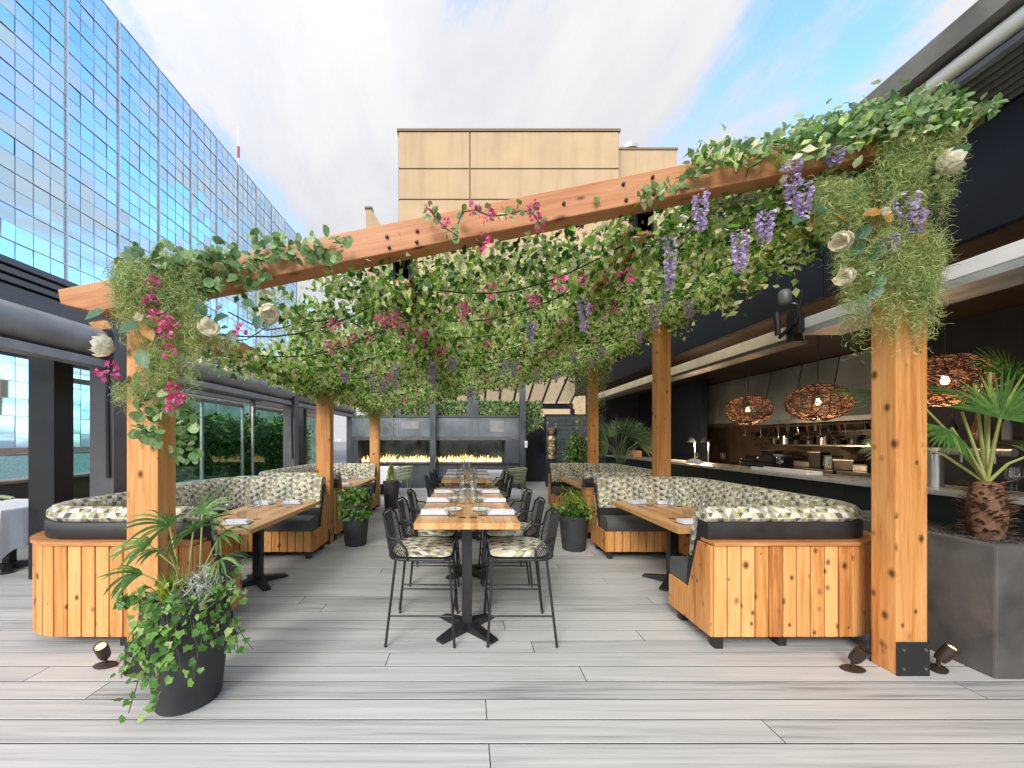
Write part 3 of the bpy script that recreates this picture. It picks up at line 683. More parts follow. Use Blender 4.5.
n = len(ps); scatter('moss', T_STRAND, ps, rdirs(n, (0, 0, -.5)), rdirs(n), rng.uniform(.035, .075, n), 'moss', gr)
def along(pxa, pya, pxb, pyb, hw, n, Yc=2.29):
    o = []
    for i in range(n):
        t = rng.uniform(0, 1); p = P(pxa + (pxb - pxa) * t, pya + (pyb - pya) * t + rng.normal(0, hw * .5), Yc + rng.normal(0, .07)); o.append((p.x, p.y - 2.37, p.z))
    return np.array(o)
ps = np.concatenate([along(690, 163, 800, 136, 11, 190), along(800, 138, 900, 112, 20, 400), along(880, 120, 965, 110, 24, 330), along(960, 118, 998, 108, 9, 40), along(700, 215, 850, 190, 20, 160, 2.62), region(850, 935, 150, 215, 130), region(860, 880, 250, 300, 40), along(640, 200, 700, 175, 9, 60)])
n = len(ps); scatter('round_foliage', T_OVAL, ps, rdirs(n, (0, -.4, .1)), rdirs(n, (0, -.8, .6)), rng.uniform(.04, .07, n), 'eucalyptus', gr, smooth=True)
ps = np.concatenate([along(690, 215, 850, 190, 26, 800, 2.62), along(640, 250, 800, 230, 50, 900, 2.75), along(690, 164, 960, 116, 15, 380)])
n = len(ps); scatter('ivy_leaf', T_QUAD, ps, rdirs(n, (0, -.4, -.3)), rdirs(n, (0, -.6, .6)), rng.uniform(.045, .08, n), 'ivy', gr)
bigleaves(gr, [(948, 155, .8, .3, .12), (925, 172, .9, .2, .1), (880, 208, .3, -.9, .12), (862, 215, 1, .1, .12), (856, 240, .5, .7, .11), (880, 275, -.3, -.8, .1), (846, 222, -.6, .2, .08), (850, 255, .6, .5, .1), (868, 300, .4, .5, .1), (890, 185, -.5, -.8, .1), (832, 268, -.4, .6, .1), (872, 262, .2, .9, .12), (800, 215, -.5, -.5, .1), (812, 205, .5, -.6, .1)])
for m_ in ((945, 164, .075, (.9, -.4, .35)), (842, 241, .06, (-.8, -.5, -.3)), (846, 278, .055, (-.9, -.4, .2)), (884, 212, .028, (0, -1, .2))): magnolia(gr, m_[0], m_[1], m_[2], 2.15, m_[3])
for (px, py, L, w) in ((793, 160, .26, .04), (803, 185, .2, .035), (905, 195, .17, .045), (915, 212, .12, .035), (888, 235, .1, .035), (700, 192, .22, .035), (740, 232, .2, .03), (765, 212, .18, .03), (835, 150, .08, .03), (670, 235, .3, .03)):
    p = P(px, py, 2.22 if px > 690 else 2.5); wist(gr, (p.x, p.y - 2.37, p.z), L, w, 110)
# short sprig of bougainvillea lying on the beam front
sp = thing('bougainvillea_sprig', (0, 2.37, 0), 'trailing sprig of pink bougainvillea over the middle of the front beam', 'vine')
line = [(428, 208), (436, 218), (445, 228), (455, 234), (462, 212), (475, 210), (490, 216), (505, 215), (520, 211), (532, 212), (540, 224)]
pts = [P(px, py, 2.25) for px, py in line]
MB().tube([(p.x, p.y - 2.37, p.z) for p in pts], .005, 5).build('stem', 'bark', sp)
lp = np.array([(p.x, p.y - 2.37, p.z) for p in pts for _ in range(4)]) + rng.normal(size=(len(pts) * 4, 3)) * .018
n = len(lp); scatter('sprig_foliage', T_ROUND, lp, rdirs(n, (0, -.6, 0)), rdirs(n, (0, -1, .3)), rng.uniform(.03, .055, n), 'eucalyptus', sp, smooth=True)
for (px, py, r) in ((430, 207, .022), (475, 209, .03), (488, 216, .032), (483, 242, .035), (533, 207, .03), (534, 216, .03), (541, 226, .024), (445, 222, .022)):
    p = P(px, py, 2.22); boug(sp, (p.x, p.y - 2.37, p.z), r, 14)
# moss falling round the rear posts
hm = None
for (px, py, py2, Yc, w, lab) in ((378, 395, 440, 8.2, 22, 'moss hanging round the top of the far left pergola post'), (588, 362, 430, 8.2, 20, 'moss hanging round the top of the far right pergola post'), (322, 370, 402, 5.3, 18, 'moss hanging at the top of the middle left pergola post')):
    g_ = thing('moss_garland', (0, Yc, 0), 'pale green ' + lab, 'garland', 'moss garlands on the rear posts')
    ps = tendrils(px - w, px + w, py, py2, 1500, Yc - .12, .12, .4); ps[:, 1] += 2.37 - Yc
    n = len(ps); scatter('moss', T_STRAND, ps, rdirs(n, (0, 0, -.6)), rdirs(n), rng.uniform(.05, .11, n), 'moss', g_)
    ps = region(px - w, px + w, py - 8, py + 22, 220, Yc - .12, .12); ps[:, 1] += 2.37 - Yc
    n = len(ps); scatter('foliage', T_QUAD, ps, rdirs(n, (0, -.4, -.4)), rdirs(n, (0, -.8, .5)), rng.uniform(.05, .09, n), 'ivy', g_)
# ------------------------------------------------------------------ curved booths
BW, BL, BR = 1.45, 2.56, .50
def upath(d, nc=10, ns=6, W=BW, L=BL, Rr=BR):
    pts = []
    def clampp(x, y): return (min(x, W - d), min(max(y, d), L - d))
    for i in range(ns): pts.append(clampp((W - Rr) * i / ns, d))
    for i in range(nc + 1):
        a = -math.pi / 2 + (math.pi / 2) * i / nc; r = max(Rr - d, 0)
        pts.append((W - Rr + r * math.cos(a), Rr + r * math.sin(a)) if d <= Rr else (W - d, d))
    for i in range(1, ns * 2): pts.append(clampp(W - d, Rr + (L - 2 * Rr) * i / (ns * 2)))
    for i in range(nc + 1):
        a = (math.pi / 2) * i / nc; r = max(Rr - d, 0)
        pts.append((W - Rr + r * math.cos(a), L - Rr + r * math.sin(a)) if d <= Rr else (W - d, L - d))
    for i in range(ns - 1, -1, -1): pts.append(clampp((W - Rr) * i / ns, L - d))
    return pts
REF = upath(.12)
ARC = [0.]
for i in range(1, len(REF)): ARC.append(ARC[-1] + math.dist(REF[i], REF[i - 1]))
def sweep(mb, prof, sx, mi=0, puff=0.):
    n = len(prof); paths = [upath(d) for d, z in prof]; N = len(REF); vs = []; vl = [0.]
    for j in range(n): vl.append(vl[-1] + math.dist(prof[j], prof[(j + 1) % n]))
    for i in range(N):
        for j in range(n): x, y = paths[j][i]; vs.append((sx * x, y, prof[j][1]))
    fs, uv = [], []
    for i in range(N - 1):
        for j in range(n):
            k = (j + 1) % n; fs.append((i * n + j, i * n + k, (i + 1) * n + k, (i + 1) * n + j))
            uv.append([(ARC[i], vl[j]), (ARC[i], vl[j + 1]), (ARC[i + 1], vl[j + 1]), (ARC[i + 1], vl[j])])
    cap = [(p[0], p[1]) for p in prof]
    fs.append(tuple(range(n))[::-1]); uv.append([(cap[j][0] + 5, cap[j][1]) for j in range(n)][::-1])
    fs.append(tuple((N - 1) * n + j for j in range(n))); uv.append([(cap[j][0] + 9, cap[j][1]) for j in range(n)])
    mb.add(vs, fs, mi, uv); return mb
def at_s(path, arc, s):
    s = min(max(s, 0), arc[-1]); i = 0
    while i < len(arc) - 2 and arc[i + 1] < s: i += 1
    t = (s - arc[i]) / max(1e-9, arc[i + 1] - arc[i]); a, b_ = path[i], path[i + 1]
    return (a[0] + (b_[0] - a[0]) * t, a[1] + (b_[1] - a[1]) * t)
def arcs(path):
    a = [0.]
    for i in range(1, len(path)): a.append(a[-1] + math.dist(path[i], path[i - 1]))
    return a
def planks(mb, dout, din, z0, z1, sx, w=.098, gap=.009):
    po, pi_ = upath(dout, 24), upath(din, 24); ao = arcs(po); ai = arcs(pi_); S = ao[-1]; n = round(S / w); w = S / n
    for k in range(n):
        s0, s1 = k * w + gap / 2, (k + 1) * w - gap / 2; ww = [at_s(po, ao, s) for s in (s0, s1)]
        r = ai[-1] / S
        # matching inner points by nearest direction: move along the inward normal
        dx, dy = ww[1][0] - ww[0][0], ww[1][1] - ww[0][1]; L = math.hypot(dx, dy) or 1; nx, ny = -dy / L, dx / L
        t = abs(din - dout); sg = 1 if din > dout else -1
        q = [(p[0] + nx * t * sg, p[1] + ny * t * sg) for p in ww]
        e = .004
        mb.prism([(sx * a, b_) for a, b_ in (ww[0], ww[1], q[1], q[0])], z0 + random.uniform(0, .002), z1, 'xy')
def make_booth(sx, loc, label):
    o = thing('curved_booth', loc, label, 'booth', 'curved cedar booths under the pergola')
    mb = MB(); planks(mb, 0, .022, .10, .748, sx); mb.build('wood_panel', 'plank', o, bevel=.0025, segs=1)
    mb = sweep(MB(), [(.0225, .10), (.0225, .746), (.05, .746), (.05, .10)], sx); mb.build('panel_backing', 'black', o)
    mb = sweep(MB(), [(-.014, .750), (-.014, .775), (.16, .775), (.16, .750)], sx); mb.build('cap_ledge', 'ledge', o, bevel=.003)
    mb = sweep(MB(), [(.065, .777), (.058, .79), (.058, .885), (.07, .9), (.18, .9), (.225, .60), (.275, .598), (.30, .36), (.24, .36), (.14, .777)], sx); mb.build('back_core', 'blackvinyl', o, smooth=True)
    mb = sweep(MB(), [(.085, .902), (.066, .925), (.068, .965), (.092, .993), (.13, 1.005), (.175, .998), (.208, .972), (.235, .90), (.262, .78), (.285, .66), (.29, .62), (.28, .603), (.229, .603), (.184, .903)], sx)
    mb.build('backrest', 'fabric', o, smooth=True)
    mb = MB(); planks(mb, .55, .53, .10, .355, sx); mb.build('seat_panel', 'plank', o, bevel=.0025, segs=1)
    mb = sweep(MB(), [(.51, .10), (.51, .352), (.06, .352), (.06, .10)], sx); mb.build('seat_box', 'black', o)
    mb = sweep(MB(), [(.565, .375), (.575, .42), (.57, .475), (.545, .508), (.49, .522), (.38, .525), (.31, .515), (.295, .48), (.295, .365), (.32, .358), (.55, .358)], sx); mb.build('seat_cushion', 'charcoal', o, smooth=True)
    for sgn, y0 in ((1, 0.), (-1, BL)):
        poly = [(y0 + sgn * a, z) for a, z in ((.004, .10), (.55, .10), (.55, .354), (.275, .354), (.155, .745), (.004, .745))]
        MB().prism(poly, sx * -.02, sx * -.001, 'yz').build('end_panel', 'plank', o, bevel=.003)
        poly = [(y0 + sgn * a, z) for a, z in ((.277, .356), (.305, .356), (.28, .595), (.226, .595), (.203, .74), (.158, .747))]
        MB().prism(poly, sx * -.014, sx * .02, 'yz').build('end_trim', 'black', o)
    for (lx, ly) in ((.06, .06), (.06, .48), (.06, BL - .06), (.06, BL - .48), (BW - .2, .3), (BW - .2, BL - .3), (.55, .1), (.55, BL - .1)):
        MB().box(sx * lx - .03, sx * lx + .03, ly - .03, ly + .03, 0, .10).build('leg', 'black', o, bevel=.004)
    return o
BX_R, BX_L = 1.75, -1.95
booths = [make_booth(1, (BX_R, 2.64, 0), 'near right curved cedar booth with patterned back in front of the bar counter'),
          make_booth(-1, (BX_L, 2.64, 0), 'near left curved cedar booth partly hidden by the big leafy pot')]
copy_tree(booths[0], (BX_R + .05, 5.62, 0), label='far right curved booth behind the yellow green shrub pot')
copy_tree(booths[1], (BX_L, 5.55, 0), label='far left curved booth beyond the middle pergola post by the hedge')

# ------------------------------------------------------------------ tables
def xbase(o, x, y, h, span=.29):
    b_ = thing_part = MB()
    for a in (45, 135):
        c_, s_ = math.cos(R(a)), math.sin(R(a)); w = .038
        mat = Matrix.Translation((x, y, 0)) @ Matrix.Rotation(R(a), 4, 'Z')
        prof = [(-span, .004), (-span, .02), (-span * .85, .032), (-.06, .07), (.06, .07), (span * .85, .032), (span, .02), (span, .004)]
        n0 = len(b_.v); b_.prism(prof, -w, w, 'xz')
        for i in range(n0, len(b_.v)): b_.v[i] = tuple(mat @ Vector(b_.v[i]))
    for a in (45, 135, 225, 315): b_.lathe([(.022, 0), (.022, .006), (0, .006)], 10, (x + math.cos(R(a)) * span * .9, y + math.sin(R(a)) * span * .9, 0))
    b_.build('table_foot', 'black', o, bevel=.006)
    MB().box(x - .04, x + .04, y - .04, y + .04, .06, h).build('pedestal', 'black', o, bevel=.004)
def staves(mb, x0, x1, y0, y1, z0, z1, w=.05):
    x = x0
    while x < x1 - .002:
        xe = min(x + w, x1); y = y0; first = True
        while y < y1 - .01:
            ye = min(y1, y + (random.uniform(.25, .9) if first else random.uniform(.6, 1.1))); first = False
            if y1 - ye < .15: ye = y1
            mb.box(x, xe, y, ye, z0, z1); y = ye
        x = xe
def make_table(x0, x1, y0, y1, h, label, th=.045, feet=None, name='dining_table'):
    cx, cy = (x0 + x1) / 2, (y0 + y1) / 2
    o = thing(name, (cx, cy, 0), label, 'table')
    mb = MB(); staves(mb, x0 - cx, x1 - cx, y0 - cy, y1 - cy, h - th, h); mb.build('tabletop', 'tabletop', o)
    MB().box(-.2, .2, (y0 - cy) * .8, (y1 - cy) * .8, h - th - .012, h - th - .001).build('top_plate', 'black', o)
    for f in feet: xbase(o, f[0] - cx, f[1] - cy, h - th - .012)
    return o
TH = .915
make_table(-.375, .375, 2.62, 4.53, TH, 'nearest long counter height butcher block table in the middle of the deck', feet=[(0, 2.95), (0, 4.2)])
make_table(-.375, .375, 5.44, 7.4, TH, 'second long butcher block table in the middle behind the nearest one', feet=[(0, 5.77), (0, 7.07)])
make_table(1.79, 2.52, 3.16, 4.64, .743, 'butcher block table inside the near right booth', feet=[(2.15, 3.9)], th=.04)
make_table(-2.55, -1.83, 3.14, 4.62, .743, 'butcher block table inside the near left booth', feet=[(-2.19, 3.9)], th=.04)
make_table(1.84, 2.57, 6.14, 7.62, .743, 'butcher block table inside the far right booth', feet=[(2.2, 6.9)], th=.04)
make_table(-2.55, -1.83, 6.05, 7.53, .743, 'butcher block table inside the far left booth', feet=[(-2.19, 6.8)], th=.04)

# ------------------------------------------------------------------ counter stools
def make_stool():
    o = thing('counter_stool', (0, 0, 0), '-', 'stool', 'black wire counter stools at the long tables')
    SH = .625; r = .0095
    feet = [(.245, .265), (.245, -.265), (-.255, .265), (-.255, -.265)]; tops = [(.205, .215), (.205, -.215), (-.19, .215), (-.19, -.215)]
    for (a, b_), (c_, d_) in zip(feet, tops):
        MB().tube([(a, b_, .004), (c_, d_, SH)], r, 8).build('leg', 'wire', o, smooth=True)
    def at(i, z): (a, b_), (c_, d_) = feet[i], tops[i]; t = z / SH; return (a + (c_ - a) * t, b_ + (d_ - b_) * t, z)
    z = .22
    for i, j in ((0, 1), (0, 2), (1, 3)): MB().tube([at(i, z), at(j, z)], .007, 6).build('foot_rail', 'wire', o)
    seat = [(.225, -.19), (.225, .19), (.17, .235), (-.16, .235), (-.235, .12), (-.235, -.12), (-.16, -.235), (.17, -.235)]
    mb = MB(); mb.tube([(x, y, SH) for x, y in seat + [seat[0]]], .011, 6); mb.prism(seat, SH - .004, SH + .002, 'xy'); mb.build('seat_frame', 'wire', o)
    mb = MB(); rings = [(.93, SH + .012), (.99, SH + .022), (.99, SH + .04), (.93, SH + .052), (.6, SH + .06), (.0, SH + .062)]; n = len(seat)
    fine = []
    for i in range(n):
        a, b_ = Vector(seat[i]), Vector(seat[(i + 1) % n])
        for k in range(4): fine.append(a.lerp(b_, k / 4))
    # soften the corners
    fine = [(fine[i - 1] + fine[i] * 2 + fine[(i + 1) % len(fine)]) / 4 for i in range(len(fine))]
    vs, uvp, fs, uv = [], [], [], []; n = len(fine)
    for s_, z_ in rings:
        for p in fine: vs.append((p.x * s_, p.y * s_, z_)); uvp.append((p.x * s_ + .4 + z_, p.y * s_ + .4 + (z_ if s_ > .8 else .68)))
    for i in range(len(rings) - 1):
        for k in range(n): f = (i * n + k, i * n + (k + 1) % n, (i + 1) * n + (k + 1) % n, (i + 1) * n + k); fs.append(f); uv.append([uvp[q] for q in f])
    fs.append(tuple(range(n))[::-1]); uv.append([uvp[q] for q in range(n)][::-1])
    mb.add(vs, fs, 0, uv); mb.build('cushion', 'cushion_fabric', o, smooth=True)
    # wraparound wire mesh back with a step down to the arms
    plan = [Vector(p) for p in ((-.10, .25), (-.15, .25), (-.205, .228), (-.222, .205), (-.226, .198), (-.25, .15), (-.262, 0), (-.25, -.15), (-.226, -.198), (-.222, -.205), (-.205, -.228), (-.15, -.25), (-.10, -.25))]
    tops_ = [.70, .775, .78, .785, .885, .935, .94, .935, .885, .785, .78, .775, .70]; bot = SH + .005
    al = [0.]
    for i in range(1, len(plan)): al.append(al[-1] + (plan[i] - plan[i - 1]).length)
    S = al[-1]
    def surf(s, v):
        s = min(max(s, 0), S); i = 0
        while i < len(al) - 2 and al[i + 1] < s: i += 1
        t = (s - al[i]) / (al[i + 1] - al[i]); p = plan[i].lerp(plan[i + 1], t); zt = tops_[i] + (tops_[i + 1] - tops_[i]) * t
        z_ = bot + (zt - bot) * v; lean = (z_ - bot) * .20
        back = max(0, -p.x / .268)
        return Vector((p.x - lean * back, p.y * (1 + .04 * v - .12 * back * v), z_)), zt
    def lim(s, z_):
        p, zt = surf(s, 0); v = (z_ - bot) / max(1e-4, zt - bot); return surf(s, v)[0] if 0 <= v <= 1 else None
    mb = MB()
    for fam in (-1, 1):
        for k in range(-14, 56):
            pts = []
            for i in range(15):
                z_ = bot + .31 * i / 14; s = k * .0165 + fam * (z_ - bot) * .6 + (0 if fam > 0 else .0)
                q = lim(s, z_) if 0 <= s <= S else None
                if q is not None: pts.append(q)
                elif len(pts) > 1: mb.tube(pts, .0023, 3, caps=False); pts = []
                else: pts = []
            if len(pts) > 1: mb.tube(pts, .0023, 3, caps=False)
    mb.build('wire_mesh_back', 'wire', o, fix=False)
    mb = MB(); mb.tube([surf(S * i / 60, 1)[0] for i in range(61)], .009, 6); mb.tube([surf(S * i / 40, 0)[0] for i in range(41)], .008, 6)
    for s in (0., S): mb.tube([surf(s, 0)[0], surf(s, 1)[0]], .009, 6)
    for s in (al[4], al[8]): mb.tube([surf(s, 0)[0], surf(s, 1)[0]], .006, 6)
    mb.build('back_frame', 'wire', o, smooth=True)
    return o
stool = make_stool(); first = True
ordn = ['nearest', 'second', 'farthest']
for ti, (tn, ys) in enumerate((('nearest long table', (2.95, 3.54, 4.13)), ('second long table', (5.78, 6.38, 6.98)))):
    for side, sx, x, rz in (('left', -1, -.33, 0.), ('right', 1, .40, math.pi)):
        for k, y in enumerate(ys):
            lab = f'black wire stool with patterned cushion, {ordn[k]} on the {side} of the {tn}'
            rr = rz + random.uniform(-.03, .03)
            if first: o = stool; o.location = (x, y, 0); o.rotation_euler.z = rr; o['label'] = lab; first = False
            else: copy_tree(stool, (x + random.uniform(-.012, .012), y, 0), rr, lab)

# ------------------------------------------------------------------ place settings
def mk(name, mb, mat, label, cat, group, smooth=True, bevel=0): o = mb.build(name, mat, smooth=smooth, bevel=bevel); return tag(o, label, cat, group)
def napkin_mb(l=.21, w=.105, h=.03):
    mb = MB(); nx, ny = 8, 5; vs = []; 
    for layer in range(3):
        z0 = layer * h / 3; dl = -.012 * layer
        x0, x1, y0, y1 = -l / 2, l / 2 + dl, -w / 2 + .006 * layer, w / 2
        vs = []; fs = []
        for j in range(ny + 1):
            for i in range(nx + 1):
                x, y = x0 + (x1 - x0) * i / nx, y0 + (y1 - y0) * j / ny
                vs.append((x, y, z0 + h / 3 - .001 + .004 * mnoise.noise(Vector((x * 20, y * 20, layer * 3.)))))
        o_ = len(vs)
        for j in range(ny + 1):
            for i in range(nx + 1): p = vs[j * (nx + 1) + i]; vs.append((p[0], p[1], max(z0 + .0005, p[2] - h / 3 + .001)))
        W_ = nx + 1
        for j in range(ny):
            for i in range(nx): a = j * W_ + i; fs += [(a, a + 1, a + W_ + 1, a + W_), (o_ + a, o_ + a + W_, o_ + a + W_ + 1, o_ + a + 1)]
        for i in range(nx): fs += [(i, o_ + i, o_ + i + 1, i + 1), (ny * W_ + i, ny * W_ + i + 1, o_ + ny * W_ + i + 1, o_ + ny * W_ + i)]
        for j in range(ny): fs += [(j * W_, (j + 1) * W_, o_ + (j + 1) * W_, o_ + j * W_), (j * W_ + nx, o_ + j * W_ + nx, o_ + (j + 1) * W_ + nx, (j + 1) * W_ + nx)]
        mb.add(vs, fs)
    return mb
def wine_mb():
    return MB().lathe([(0, 0), (.034, .0), (.034, .003), (.006, .008), (.0038, .02), (.0036, .085), (.008, .095), (.03, .115), (.040, .145), (.038, .18), (.031, .21), (.0295, .21), (.0365, .18), (.0385, .145), (.028, .117), (.004, .099), (0, .098)], 20)
def tumbler_mb():
    return MB().lathe([(0, 0), (.034, 0), (.037, .01), (.041, .085), (.0395, .085), (.0355, .012), (0, .009)], 20)
def plate_mb():
    return MB().lathe([(0, 0), (.045, 0), (.06, .006), (.078, .012), (.078, .014), (.058, .009), (0, .005)], 28)
def menu_mb(): return MB().box(-.115, .115, -.06, .06, 0, .004)
src = {}
def put(kind, loc, rz, label, cat, group):
    fn = {'folded_napkin': (napkin_mb, 'napkin'), 'wine_glass': (wine_mb, 'glass'), 'drinking_tumbler': (tumbler_mb, 'glass'), 'side_plate': (plate_mb, 'plate'), 'menu_board': (menu_mb, 'cutlery')}[kind]
    if kind not in src: o = mk(kind, fn[0](), fn[1], label, cat, group, kind != 'menu_board'); src[kind] = o
    else: o = src[kind].copy(); C.objects.link(o); o['label'] = label; o['group'] = group
    o.location = loc; o.rotation_euler = (0, 0, rz); return o
nth = ['nearest', 'second', 'farthest']
for ti, (tn, ys) in enumerate((('nearest long table', (2.93, 3.53, 4.12)), ('second long table', (5.76, 6.36, 6.96)))):
    for side, sg in (('left', -1), ('right', 1)):
        for k, y in enumerate(ys):
            w = f'{nth[k]} setting on the {side} of the {tn}'
            j = lambda: random.uniform(-.012, .012)
            put('menu_board', (sg * .255 + j(), y + j(), TH), j() * 3, 'dark menu card under the napkin, ' + w, 'menu', 'menu cards on the long tables')
            put('folded_napkin', (sg * .262 + j(), y + j(), TH + .0045), j() * 6 + (math.pi if sg > 0 else 0), 'folded pale napkin, ' + w, 'napkin', 'napkins on the long tables')
            put('drinking_tumbler', (sg * .115 + j(), y - .05 + j(), TH), 0, 'short clear water glass, ' + w, 'glass', 'water glasses on the long tables')
            put('side_plate', (sg * .11 + j(), y + .16 + j(), TH), 0, 'small white plate, ' + w, 'plate', 'plates on the long tables')
            put('wine_glass', (sg * .045 + j(), y - .11 + j(), TH), 0, 'clear stemmed wine glass, ' + w, 'glass', 'wine glasses on the long tables')
for bn, cx, cy, ax in (('near right booth', 2.155, 3.9, 1), ('near left booth', -2.19, 3.88, -1), ('far right booth', 2.2, 6.88, 1), ('far left booth', -2.19, 6.79, -1)):
    for dx, dy, rz, w in ((-.12, -.52, .12, 'aisle side, near edge'), (.2, -.50, -.1, 'inner side, near edge'), (-.12, .52, .25, 'aisle side, far edge'), (.2, .5, -.2, 'inner side, far edge')):
        x, y = cx + ax * dx, cy + dy; s = 1 if dy > 0 else -1; lab = f'{bn} table, {w}'
        put('menu_board', (x, y, .743), rz + .05, 'dark menu card under the napkin on the ' + lab, 'menu', 'menu cards in the booths')
        put('folded_napkin', (x, y, .7475), rz, 'folded pale napkin on the ' + lab, 'napkin', 'napkins in the booths')
        put('wine_glass', (x - ax * .06, y - s * .2, .743), 0, 'clear stemmed wine glass on the ' + lab, 'glass', 'wine glasses in the booths')
        put('drinking_tumbler', (x + ax * .06, y - s * .16, .743), 0, 'short clear water glass on the ' + lab, 'glass', 'water glasses in the booths')

# ------------------------------------------------------------------ pots and plants
def pot_mb(rb, rt, h): return MB().lathe([(0, 0), (rb * .96, 0), (rb, .012), (rb + (rt - rb) * .5, h * .5), (rt, h - .01), (rt * .995, h), (rt - .025, h), (rt - .03, h - .05), (0, h - .05)], 40)
def fan(mb, hub, axis, nrm, n, L, w, spread, droop=.25, segs=4):
    axis = Vector(axis).normalized(); nrm = Vector(nrm).normalized(); nrm = (nrm - axis * nrm.dot(axis)).normalized()
    for i in range(n):
        a = spread * (i / (n - 1) - .5); d = Matrix.Rotation(a, 3, nrm) @ axis
        mb.blade(hub, d, nrm, L * (1 - .25 * abs(i / (n - 1) - .5)) * random.uniform(.92, 1.05), w, droop * random.uniform(.6, 1.5), segs)
big = thing('planter_pot', (-1.62, 2.17, 0), 'big tapered charcoal pot overflowing with ivy and fan palm in the left foreground', 'planter')
pot_mb(.162, .222, .61).build('pot', 'pot', big, smooth=True)
MB().lathe([(0, .56), (.21, .565), (.215, .555)], 24).build('soil', 'soil', big)
mb = MB(); st = MB(); h0 = .58
palms = [((-.10, -.02, 1.0), 7, .27, 2.6), ((-.19, -.05, .90), 7, .23, 2.4), ((.06, -.05, .98), 8, .27, 2.8), ((.14, .05, .92), 8, .25, 2.8), ((-.02, -.12, .88), 7, .25, 2.6), ((-.17, -.12, .76), 6, .22, 1.8), ((.22, -.08, .82), 6, .22, 2.2), ((.02, .08, 1.05), 8, .24, 2.8)]
for (q, n_, L_, sp_) in palms:
    hub = Vector(q); base = Vector((random.uniform(-.05, .05), random.uniform(-.05, .05), h0 - .02)); mid = base.lerp(hub, .5) + Vector((0, 0, .04))
    st.tube([base, mid, hub], .005, 5); out_ = Vector((hub.x, hub.y - .03, .12)).normalized()
    fan(mb, hub, out_, Vector((-out_.x * .4, -.35, 1)), n_ + 3, L_ * .9, .017, sp_, 1.5, 6)
mb.build('palm_leaf', 'palm', big, fix=False, smooth=True); st.build('palm_stem', 'petiole', big)
# grass tuft
mb = MB()
for i in range(70): mb.blade((-.05 + random.gauss(0, .02), -.06 + random.gauss(0, .02), h0 - .03), (random.gauss(0, .3), random.gauss(-.1, .3), 1), (0, -1, .2), random.uniform(.14, .24), .007, .4, 3)
mb.build('grass_tuft', 'yellowleaf', big, fix=False)
# silver foliage
ps = np.array([(.12, -.06, .68)]) + rng.normal(size=(150, 3)) * np.array((.055, .05, .05))
scatter('silver_foliage', T_CURL, ps, rdirs(150, (0, -.2, .4)), rdirs(150, (0, -.5, .5)), rng.uniform(.05, .09, 150), 'silverleaf', big)
# ivy vines
st = MB(); ip = []
ends = [(-.22, -.16, .22), (-.1, -.25, .10), (-.02, -.26, .30), (.05, -.27, .2), (.1, -.26, .36), (.0, -.27, .12), (.07, -.27, .28), (-.07, -.27, .34), (.15, -.27, .32), (.2, -.22, .24), (.28, -.12, .36), (.36, -.1, .34), (.42, -.06, .32), (.26, -.2, .44), (-.30, -.06, .6), (-.33, -.08, .62), (-.02, -.27, .42), (.3, .02, .62), (.34, -.04, .80)]
for e in ends:
    e = Vector(e); hd = Vector((e.x, e.y, 0)); rim = hd.normalized() * .215 + Vector((0, 0, .62)); start = Vector((hd.x * .3, hd.y * .3, .58)); pts = []
    for i in range(15):
        t = i / 14; a = start.lerp(rim, min(1, t * 3)) if t < .34 else rim.lerp(e, (t - .33) / .67)
        pts.append(a + Vector((.02 * math.sin(t * 8 + e.x * 40), 0, .02 * math.sin(t * math.pi) if t < .4 else 0)) + Vector((0, -.012, 0)))
    st.tube(pts, .0028, 4)
    for i in range(1, 15):
        for _ in range(2 if i % 2 else 1): ip.append(pts[i] + Vector((random.gauss(0, .018), random.gauss(-.012, .012), random.gauss(0, .016))))
for _ in range(50): a = random.uniform(0, 6.28); r_ = .19 * math.sqrt(random.random()); ip.append(Vector((r_ * math.cos(a), r_ * math.sin(a), .60 + random.uniform(0, .10))))
n = len(ip); scatter('ivy_leaf', T_IVY, ip, rdirs(n, (0, -.6, -.5), .7), rdirs(n, (0, -1.2, .5), .5), rng.uniform(.03, .058, n), 'potivy', big)
st.build('ivy_stem', 'bark', big)

